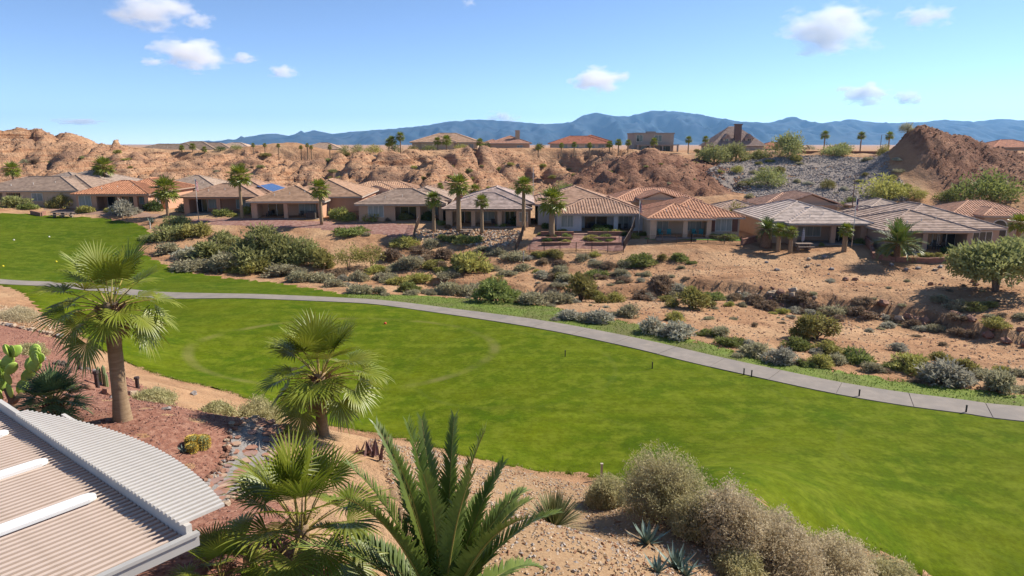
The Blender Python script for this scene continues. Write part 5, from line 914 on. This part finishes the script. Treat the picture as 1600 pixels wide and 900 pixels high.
# terraces of the blue grey house
tr = tag(empty('terrace', hp(938, 372, 103)), 'stepped red block planter terraces below the blue grey house', 'terrace'); tl = tr.location
def tpt(u, v, Y): return Vector(hp(u, v, Y)) - tl
for lv, (v, Y, segs) in enumerate([(369, 103.5, ((845, 896), (918, 984))), (378, 100.8, ((846, 893), (916, 962))), (386, 98.6, ((846, 890), (914, 970)))]):
    for u0, u1 in segs: wall_run('planter_wall', [tpt(u0, v, Y), tpt((u0 + u1) / 2, v, Y - .3), tpt(u1, v, Y)], .62, BLK, None, .35, parent=tr)
for k in range(9):
    f = k / 8; c = tpt(906 + 0 * f, 366 + 21 * f, 104 - 5.6 * f); mb = MB(); mb.box(-1.15, 1.15, -.4, .4, -.3, .12); mb.build('step', mat('terrace_step', (.36, .22, .17), (.3, .18, .14)) if k == 0 else bpy.data.materials['terrace_step'], tr, loc=c)
c = tpt(905, 392, 97.4); mb = MB(); mb.box(-6.3, 6.3, -1.3, 1.6, -.5, .06); mb.build('paving', CONC, tr, loc=c)
mb = MB(); mb.box(-3.4, 5.2, -1.0, .2, .06, .085); mb.build('putting_strip', mat('artificial_turf', (.13, .22, .09), (.16, .25, .11), scale=6), tr, loc=c)
tg = [(846, 368, 14), (880, 368, 10), (945, 367, 26), (975, 368, 16), (862, 373, 18), (885, 374, 20), (905 - 33, 377, 16), (925, 376, 26), (948, 373, 20), (936, 381, 16), (952, 378, 14), (856, 378, 14), (884, 381, 20), (962, 366, 22), (950, 359, 20), (936, 359, 22), (990, 372, 20)]
for u, v, wd in tg: shrub(u, v, wd, rnd.choice(['green', 'dark', 'yellow']), 'clipped garden shrub planted in the block terraces', 'shrubs in the terraces', .8, 'garden_shrub')
IRON = mat('iron_paint', (.11, .07, .05), (.15, .10, .07), rough=.6)
def iron_fence(P, h, label, gap=.14, group=None):
    Q = [Vector(p) for p in P]; t = tag(empty('iron_fence', Q[0]), label, 'fence', group); pk = MB()
    for a, b in zip(Q[:-1], Q[1:]):
        a, b = a - Q[0], b - Q[0]; L = (b - a).length; n = max(1, round(L / 2.4))
        for k in range(n + 1): p = a.lerp(b, k / n); mb = MB(); mb.box(-.045, .045, -.045, .045, -.3, h + .08); mb.build('post', IRON, t, loc=p)
        for z in (.15, h): mb = MB(); mb.tube([a + Vector((0, 0, z)), b + Vector((0, 0, z))], .025, 4); mb.build('rail', IRON, t)
        for k in range(int(L / gap)): p = a.lerp(b, (k + .5) * gap / L); pk.box(p.x - .011, p.x + .011, p.y - .011, p.y + .011, p.z + .1, p.z + h)
    o = pk.build('pickets', IRON, t); o['kind'] = 'stuff'; return t
iron_fence([hp(822, 350, 107) + Vector((0, 0, .1)), gp(815, 372, 101) + Vector((0, 0, .2)), gp(806, 392, 96) + Vector((0, 0, .1))], 1.5, 'brown iron fence stepping down beside the terraces next to the striped roof house')
iron_fence([hp(992, 354, 106) + Vector((0, 0, .1)), gp(986, 375, 101) + Vector((0, 0, .2)), gp(974, 396, 95.5) + Vector((0, 0, .1))], 1.5, 'brown iron fence stepping down between terraces and the tan tiled house')
iron_fence([gp(806, 392, 96), gp(850, 393, 96), gp(900, 394, 95.8), gp(974, 396, 95.5)], 1.3, 'low iron fence along the bottom of the terraced yard')
iron_fence([gp(655, 345, 110), gp(650, 358, 106), gp(645, 372, 101)], 1.4, 'iron fence running down beside the dusty roofed house')
iron_fence([gp(1012, 375, 98.5), gp(1080, 376, 98), gp(1158, 378, 97.3)], 1.15, 'iron fence in front of the small green lawn')
iron_fence([gp(548, 335, 114), gp(562, 337, 114.5)], 1.3, 'short iron gate panel beside the sunlit side wall')
# small lawn, walls, tables, flags, stakes
tag(sheet('small_lawn', jitter_poly([gb(*q) for q in ((1012, 371), (1080, 372), (1156, 374), (1158, 377), (1085, 375), (1012, 374.5))]), mat('small_lawn_turf', (.10, .22, .03), (.14, .27, .05), world=True), 1.6, .06), kind='structure')
wall_run('block_wall', [gp(1362, 386, 92), gp(1366, 398, 88.5), gp(1400, 404, 86.5), gp(1450, 406, 85.5), gp(1490, 407, 85)], .55, BLK, 'curved low red block wall in front of the large hipped house')
wall_run('garden_wall', [gp(1352, 370, 97), gp(1362, 386, 92)], 1.1, BLK, 'short red block wall between the flag pole house and the large house')
wall_run('driveway_wall', [gp(1160, 378, 97), gp(1182, 374, 99)], .8, BLK, 'small red block wall beside the driveway')
wall_run('seat_wall', [gp(48, 330, 118), gp(64, 333, 117), gp(70, 329, 119)], .6, BLK, 'low brick planter wall by the lawn')
WOOD = mat('table_wood', (.27, .21, .17), (.2, .15, .12), scale=3, stretch=(1, 8, 8))
def table(p, label, s=1.0, rz=0):
    t = tag(empty('picnic_table', p, rz), label, 'table'); mb = MB(); mb.box(-.9 * s, .9 * s, -.4 * s, .4 * s, .68 * s, .75 * s); mb.build('table_top', WOOD, t)
    for y in (-.75, .75): mb = MB(); mb.box(-.9 * s, .9 * s, (y - .14) * s, (y + .14) * s, .4 * s, .46 * s); mb.build('bench', WOOD, t)
    for x in (-.6, .6): mb = MB(); mb.box((x - .1) * s, (x + .1) * s, -.7 * s, .7 * s, .3 * s, .399 * s); mb.box((x - .12) * s, (x + .12) * s, -.2 * s, .2 * s, -.1, .3 * s - .002); mb.box((x - .1) * s, (x + .1) * s, -.2 * s, .2 * s, .401 * s, .679 * s); mb.build('leg', WOOD, t)
table(gp(91, 331, 117), 'picnic table under the small yellow leaved tree', 1.2); table(gp(104, 332, 117), 'picnic table at the lawn edge next to the other one', 1.2, .2); table(gp(1256, 382, 94), 'round stone picnic table in front of the pale roofed house', 1.25)
table(gp(728, 356, 105), 'garden table between the palms before the striped roof', 1.0)
FL = mat('flag_cloth', (.55, .5, .5), (.5, .06, .07), scale=1, rough=.8)
def flagpole(p, h, label, hang=True):
    t = tag(empty('flagpole', p), label, 'flagpole'); mb = MB(); mb.tube([(0, 0, -.2), (0, 0, h)], [.06, .04], 8); mb.blob((0, 0, h + .06), .08, 1, 1, 0); mb.build('pole', WHT, t, smooth=True)
    f = tag(inst('flag', None or flag_mesh, None, p + Vector((.05, -.02, h - 2.05))), 'limp red white and blue flag ' + label.split('banner ')[1], 'flag')
# limp flag: red and white stripes with a blue canton, folded down the pole
mbf = MB(); ncol = 12
for s_ in range(13):
    for k in range(ncol):
        x0, x1 = k / ncol, (k + 1) / ncol; f = lambda x: (.55 * x * .55 + .04 * math.sin(x * 17), .14 * math.sin(x * 9), 0)
        z0, z1 = 2.0 - s_ * .115, 2.0 - (s_ + 1) * .115; a, b = f(x0), f(x1); dr = lambda x: -.55 * x
        mbf.quad((a[0], a[1], z1 + dr(x0)), (b[0], b[1], z1 + dr(x1)), (b[0], b[1], z0 + dr(x1)), (a[0], a[1], z0 + dr(x0)), 2 if (s_ < 7 and k < 5) else s_ % 2)
flag_mesh = mbf.mesh('flag', [mat('flag_red', (.45, .03, .04)), mat('flag_white', (.7, .68, .68)), mat('flag_blue', (.03, .04, .16))])
flagpole(gp(310, 338, 112.5), 6.9, 'slim white pole with a limp striped banner by the solar roofed house')
flagpole(gp(1331, 384, 93.5), 7.0, 'slim white pole with a limp striped banner before the pale roofed house')
flagpole(gp(998, 362, 103), 5.2, 'slim white pole with a limp striped banner beside the terraces')
UMB = mat('umbrella_cloth', (.05, .06, .12), (.6, .6, .62), scale=5, stretch=(.1, .1, 3))
t = tag(empty('closed_umbrella', gp(1254, 379, 95.2)), 'closed blue and white striped patio umbrella', 'umbrella'); mb = MB(); mb.tube([(0, 0, 0), (0, 0, 2.7)], .03, 6); mb.build('pole', WHT, t); mb = MB(); mb.tube([(0, 0, .9), (0, 0, 1.4), (0, 0, 2.3), (0, 0, 2.65)], [.2, .24, .13, .03], 8); mb.build('canopy', UMB, t)
STK = mat('stake_dark', (.05, .05, .045)); STW = mat('stake_pale', (.5, .42, .34))
def stake(p, h, m, label, group=None, r0=.035):
    t = tag(empty('marker_stake', p), label, 'stake', group); mb = MB(); mb.box(-r0, r0, -r0, r0, -.2, h); mb.build('post', m, t); mb = MB(); mb.box(-r0 * 1.3, r0 * 1.3, -r0 * 1.3, r0 * 1.3, h, h + .04); mb.build('cap', m, t)
for u, v in ((1162, 587), (1174, 590), (1342, 621), (1509, 646), (883, 558), (1019, 577)): p = G(u, v); stake(p, .5, STK, 'short dark stake standing in the fairway grass near the cart path', 'dark fairway stakes')
stake(gp(940, 738, 30.3), .75, STW, 'pale wooden stake at the fairway edge by the dry bushes', r0=.05); stake(G(818, 408), 1.3, WHT, 'white stake on the scrub slope below the terraces', r0=.07); stake(G(235, 357), 1.0, WHT, 'white stake where the lawn meets the rocks', r0=.06)
mb = MB(); mb.blob((0, 0, .08), .11, 1, 2, .02); BALL = {}
for c_, nm in (((.75, .72, .65), 'pale'), ((.8, .65, .03), 'yellow'), ((.6, .08, .03), 'red')): BALL[nm] = mb.mesh('tee_marker', mat('marker_' + nm, c_, rough=.5), True)
for u, v, c_ in ((22, 376, 'pale'), (77, 371, 'pale'), (5, 417, 'yellow'), (88, 410, 'yellow'), (602, 507, 'red')): p = G(u, v); tag(inst('tee_marker', BALL[c_], None, p, (0, 0, 0), 1.2), {'pale': 'white ball tee marker on the raised lawn', 'yellow': 'yellow ball tee marker on the lawn near the cart path', 'red': 'red tee marker on the oval tee'}[c_], 'tee marker', 'tee markers' if c_ != 'red' else None)
TEAL = mat('teal_chair', (.05, .25, .27), (.04, .2, .22), rough=.5); BLK_ = mat('dark_wicker', (.05, .04, .035), (.08, .065, .055), scale=20)
def chair(p, rz, m, label, group):
    t = tag(empty('patio_chair', p, rz), label, 'chair', group); mb = MB(); mb.box(-.3, .3, -.28, .28, .38, .46); mb.build('seat', m, t); mb = MB(); mb.box(-.3, .3, .24, .32, .462, 1.05); mb.build('backrest', m, t)
    for x in (-.26, .26):
        for y in (-.24, .24): mb = MB(); mb.box(x - .03, x + .03, y - .03, y + .03, 0, .379); mb.build('leg', m, t)
        mb = MB(); mb.box(x - .04, x + .04, -.26, .238, .62, .67); mb.box(x - .03, x + .03, -.25, -.2, .462, .619); mb.build('armrest', m, t)
def local(h, x, y, z=.03): return h.location + Vector((x, y, z))
for x, rz in ((-4.9, .3), (-3.6, -.2), (.2, .2), (1.2, -.3)): chair(local(H8, x, 1.3), rz, TEAL, 'teal patio chair under the roof of the tan tiled house', 'teal patio chairs')
for h_, xs, nm in ((H4, (-3.9, 1.6, 3.2), 'brown house with sunlit side wall'), (H7, (3.1, 4.2), 'blue grey house'), (H10, (-.6, .8, 2.0), 'large hipped house'), (H9, (2.6, 4.4), 'pale roofed house'), (H6, (-1.2, .6), 'striped roof house'), (H5, (3.4, 4.6), 'dusty roofed house')):
    for x in xs: chair(local(h_, x, 1.4), rnd.uniform(-.5, .5), BLK_, 'dark wicker chair on the patio of the ' + nm, 'dark wicker patio chairs')
g_ = tag(empty('covered_grill', local(H4, 3.9, -.7)), 'black covered barbecue grill in front of the brown house', 'grill'); mb = MB(); mb.box(-.75, .75, -.35, .35, .02, .95); mb.build('cover', BLK_, g_); mb = MB(); mb.tube([(-.5, 0, .95), (.5, 0, .95)], [.3, .3], 10); mb.build('lid', BLK_, g_)
# light poles
for u, vb, vt, Y, lb in ((833, 310, 262, 142, 'thin street light pole in front of the gullied cliff'), (1330, 338, 275, 122, 'thin grey street light pole before the rock slope'), (1375, 236, 212, 190, 'thin pole on the rim before the mountains'), (312, 255, 238, 190, 'thin pole on the cut bank')):
    p = hp(u, vb, Y); t = tag(empty('light_pole', p), lb, 'pole'); h = (vb - vt) / px_at(Y); mb = MB(); mb.tube([(0, 0, -1), (0, 0, h)], [.1, .06], 6); mb.build('pole', FRM if u == 833 else IRON, t); mb = MB(); mb.box(-.1, .5, -.1, .1, h, h + .08); mb.build('lamp_head', IRON, t)
# garden plants in front of the houses
GLB = 'garden shrub planted along the patios of the front row'
for u, v, wd, k in [(20, 325, 40, 'mesq'), (42, 327, 22, 'green'), (132, 333, 24, 'yellow'), (170, 332, 16, 'yellow'), (238, 330, 28, 'dark'), (290, 332, 26, 'sage'), (345, 337, 22, 'green'), (362, 338, 14, 'yellow'), (390, 334, 26, 'yellow'), (372, 328, 22, 'dark'), (525, 341, 26, 'yellow'), (540, 345, 26, 'yellow'), (582, 346, 26, 'yellow'), (605, 346, 10, 'brown'), (632, 343, 22, 'mesq'), (668, 345, 24, 'dark'), (690, 350, 14, 'green'), (782, 354, 14, 'green'), (812, 352, 28, 'dark'), (690, 352, 12, 'green'), (852, 357, 20, 'dark'), (877, 362, 12, 'green'), (985, 353, 28, 'sage'), (1002, 368, 18, 'green'), (1120, 374, 18, 'mesq'), (1140, 375, 22, 'green'), (1225, 376, 14, 'mesq'), (1180, 355, 24, 'green'), (1345, 382, 18, 'green'), (1340, 380, 14, 'yellow'), (1284, 384, 10, 'green'), (1402, 402, 18, 'yellow'), (1448, 403, 18, 'yellow'), (1466, 404, 16, 'yellow'), (1485, 395, 26, 'dark'), (1370, 380, 30, 'dark'), (1360, 358, 30, 'dark'), (700, 356, 10, 'brown'), (1590, 385, 40, 'green')]:
    shrub(u, v, wd, k, GLB, 'garden shrubs along the patios', 1.0, 'garden_shrub')
for i in range(26): u = rnd.uniform(1170, 1590); boulder(G(u, rnd.uniform(395, 430) + (u - 1170) * .06), rnd.uniform(.3, .8), 'loose rock on the bare slope below the houses', 'rocks on the bare slope')
for i in range(40): b = BANK[rnd.randrange(len(BANK) // 2, len(BANK))]; x, y = b.x + rnd.uniform(-1, 1), b.y + rnd.uniform(-1.8, .6); boulder((x, y, H(x, y)), rnd.uniform(.5, 1.3), 'reddish rock fallen along the cut bank of the wash', 'rocks along the wash bank', k=rnd.choice((2, 5, 8, 1)))
r_ = random.Random(15)
for i in range(70):
    u = r_.uniform(20, 1130); v = r_.uniform(238, 285); shrub(u, v, r_.uniform(6, 15), r_.choice(['sage', 'olive', 'brown', 'yellow', 'mesq']), 'small desert scrub growing on the eroded cliffs and their rim', 'scrub on the cliffs', .7, 'cliff_scrub')
for i in range(36):
    u = r_.uniform(1120, 1420); v = r_.uniform(248, 315); shrub(u, v, r_.uniform(7, 20), r_.choice(['sage', 'yellow', 'silver', 'olive']), 'scrubby bush rooted in the grey rock slope', 'bushes on the rock slope', .7, 'slope_scrub')
DES = jitter_poly([gb(*q) for q in ((560, 405), (700, 396), (850, 398), (1000, 396), (1200, 400), (1420, 412), (1620, 430), (1640, 620), (1450, 590), (1250, 560), (1050, 500), (850, 475), (640, 455))])
stones('soil_stones', DES, 9000, .08, .32, [PBL[0], ROCK[1], ROCK[2], PBL[3]], 21, 'small stones strewn over the bare desert soil', 'stones', -.02)
stones('bluff_rubble', [(-140, 152), (40, 150), (48, 160), (42, 203), (-140, 203)], 9000, .15, .7, [mat('rubble_tan', (.46, .28, .16), (.36, .2, .11), scale=2), mat('rubble_rust', (.30, .15, .085), (.24, .12, .07), scale=2), mat('rubble_brown', (.22, .135, .09), (.28, .18, .12), scale=2)], 31, 'loose rubble strewn over the eroded bluffs', 'rubble', -.03)
stones('hill_rubble', [(86, 132), (125, 130), (130, 160), (84, 160)], 3500, .15, .6, [bpy.data.materials['rubble_rust'], bpy.data.materials['rubble_brown']], 32, 'loose dark rubble on the red hill', 'rubble', -.03)
# verge grass blades
r = random.Random(8); mb = MB(); P = np.array([(p.x, p.y) for p in VERGE]); X = np.array([r.uniform(-20, 48) for _ in range(90000)]); Y_ = np.array([r.uniform(36, 75) for _ in range(90000)]); k = inpoly(X, Y_, VERGE) & (seg_dist(X, Y_, PATHC) > 1.5); X, Y_ = X[k], Y_[k]; Z = Hs(list(zip(X, Y_)))
for x, y, z in zip(X, Y_, Z):
    a = r.uniform(0, 6.28); h = r.uniform(.06, .18); mb.add(((x - math.cos(a) * .05, y - math.sin(a) * .05, z), (x + math.cos(a) * .05, y + math.sin(a) * .05, z), (x + r.gauss(0, .08), y + r.gauss(0, .08), z + h)), ((0, 1, 2),))
tag(mb.build('verge_blades', mat('verge_blade', (.13, .19, .025), (.2, .24, .06), scale=.5, trans=.25, world=True)), 'long unmown green grass between the cart path and the wash', 'grass', kind='stuff')

# ------------------------------------------------------------------ mountains, haze, clouds
ridge = [(300, 229), (372, 224), (386, 214), (430, 209), (452, 213), (490, 204), (520, 210), (545, 207), (600, 203), (650, 199), (700, 191), (740, 187), (790, 190), (850, 195), (890, 192), (910, 182), (930, 177), (955, 182), (980, 183), (1010, 176), (1022, 174), (1060, 176), (1100, 182), (1150, 190), (1200, 193), (1235, 184), (1280, 194), (1325, 187), (1375, 193), (1440, 192), (1470, 188), (1520, 191), (1560, 187), (1600, 189), (1700, 186), (1800, 196), (2000, 190), (2300, 200)]
RX = [pt(u, v, 12000)[0] for u, v in ridge]; RZ = [pt(u, v, 12000)[2] for u, v in ridge]
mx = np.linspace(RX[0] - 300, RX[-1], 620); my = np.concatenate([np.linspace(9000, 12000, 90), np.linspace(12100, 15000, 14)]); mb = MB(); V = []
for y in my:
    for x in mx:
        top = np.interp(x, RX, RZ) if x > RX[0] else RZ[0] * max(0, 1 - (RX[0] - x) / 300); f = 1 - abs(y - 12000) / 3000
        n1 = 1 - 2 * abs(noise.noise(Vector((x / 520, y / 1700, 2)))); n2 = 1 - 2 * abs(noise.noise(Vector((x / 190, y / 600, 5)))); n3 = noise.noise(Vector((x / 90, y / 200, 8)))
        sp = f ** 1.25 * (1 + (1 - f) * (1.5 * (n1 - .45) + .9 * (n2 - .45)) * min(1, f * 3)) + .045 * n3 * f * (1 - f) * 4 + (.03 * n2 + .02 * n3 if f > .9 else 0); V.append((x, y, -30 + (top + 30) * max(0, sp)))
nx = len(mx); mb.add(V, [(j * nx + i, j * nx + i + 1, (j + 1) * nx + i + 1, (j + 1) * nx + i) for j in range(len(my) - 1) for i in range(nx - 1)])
tag(mb.build('mountains', mat('hazed_mountain_rock', (.014, .034, .055), (.055, .07, .09), scale=.004, rough=.95, detail=8, spec=.05, world=True), smooth=True), kind='structure')  # part of the blue distance haze is painted into the rock colour
hz = MB(); hz.box(-26000, 26000, -300, 17000, -45, 720); ho = hz.build('haze', bpy.data.materials.new('haze_air')); tag(ho, kind='stuff'); hm = ho.data.materials[0]; hm.use_nodes = True; N = hm.node_tree.nodes; N.remove(N['Principled BSDF'])
pv = N.new('ShaderNodeVolumePrincipled'); pv.inputs['Color'].default_value = (.26, .57, 1.0, 1); pv.inputs['Density'].default_value = .00004; pv.inputs['Anisotropy'].default_value = .3; hm.node_tree.links.new(pv.outputs[0], N['Material Output'].inputs['Volume'])
def cloud_mat():
    m = bpy.data.materials.new('cloud_vapour'); m.use_nodes = True; t = m.node_tree; N = t.nodes; L = t.links; N.remove(N['Principled BSDF'])
    tc = N.new('ShaderNodeTexCoord'); oi = N.new('ShaderNodeObjectInfo'); ad = N.new('ShaderNodeVectorMath'); ad.operation = 'ADD'; sc_ = N.new('ShaderNodeVectorMath'); sc_.operation = 'SCALE'; sc_.inputs['Scale'].default_value = 40
    cx = N.new('ShaderNodeCombineXYZ'); L.new(oi.outputs['Random'], cx.inputs[0]); L.new(oi.outputs['Random'], cx.inputs[1]); L.new(cx.outputs[0], sc_.inputs[0]); L.new(tc.outputs['Object'], ad.inputs[0]); L.new(sc_.outputs[0], ad.inputs[1])
    nz = N.new('ShaderNodeTexNoise'); nz.inputs['Scale'].default_value = 1.9; nz.inputs['Detail'].default_value = 6; nz.inputs['Roughness'].default_value = .58; L.new(ad.outputs[0], nz.inputs['Vector'])
    ln = N.new('ShaderNodeVectorMath'); ln.operation = 'LENGTH'; L.new(tc.outputs['Object'], ln.inputs[0])
    a = N.new('ShaderNodeMath'); a.operation = 'MULTIPLY_ADD'; L.new(nz.outputs['Fac'], a.inputs[0]); a.inputs[1].default_value = 2.6; a.inputs[2].default_value = -.62
    b = N.new('ShaderNodeMath'); b.operation = 'SUBTRACT'; L.new(a.outputs[0], b.inputs[0]); L.new(ln.outputs['Value'], b.inputs[1])
    c = N.new('ShaderNodeMapRange'); c.inputs[1].default_value = 0; c.inputs[2].default_value = .4; c.inputs[4].default_value = .0042; L.new(b.outputs[0], c.inputs[0])
    v = N.new('ShaderNodeVolumePrincipled'); v.inputs['Color'].default_value = (1, 1, 1, 1); v.inputs['Anisotropy'].default_value = 0; L.new(c.outputs[0], v.inputs['Density']); L.new(v.outputs[0], N['Material Output'].inputs['Volume']); return m
CM = cloud_mat(); mb = MB(); vs_, fs = ICO[3]; mb.add([q * 1.0 for q in vs_], fs); CLM = mb.mesh('cloud', CM)
for u, v, wp, hp_, lb in [(240, 18, 120, 44, 'largest white cloud high above the badlands'), (310, 33, 42, 22, 'small puff beside the largest cloud'), (300, 84, 100, 38, 'long flat based cloud below the largest one'), (381, 91, 40, 14, 'thin torn cloud scrap'), (442, 112, 38, 18, 'little round cloud apart from the flat based one'), (935, 126, 76, 30, 'lone white cloud above the mountain crest'), (1298, 48, 150, 54, 'broad white cloud over the red hill'), (1447, 24, 74, 26, 'flat cloud high above the red hill'), (1350, 147, 70, 26, 'low oval cloud over the mountains'), (1419, 153, 40, 20, 'small round cloud next to the low oval one'), (122, 190, 64, 8, 'thin streak of cloud low over the badlands'), (785, 185, 44, 18, 'cloud top peeping over the mountain crest'), (238, 96, 36, 10, 'faint wisp of cloud'), (732, 4, 22, 12, 'tiny cloud at the zenith side')]:
    el = -ray(u, v)[2] ; d = ray(u, v); tt = min(1700 / max(d[2], .02), 24000); o = inst('cloud', CLM, None, (d[0] * tt, d[1] * tt, CAMZ + d[2] * tt), (0, 0, 0), (wp / FPX * tt * .72, wp / FPX * tt * .5, hp_ / FPX * tt * .85)); tag(o, lb, 'cloud')
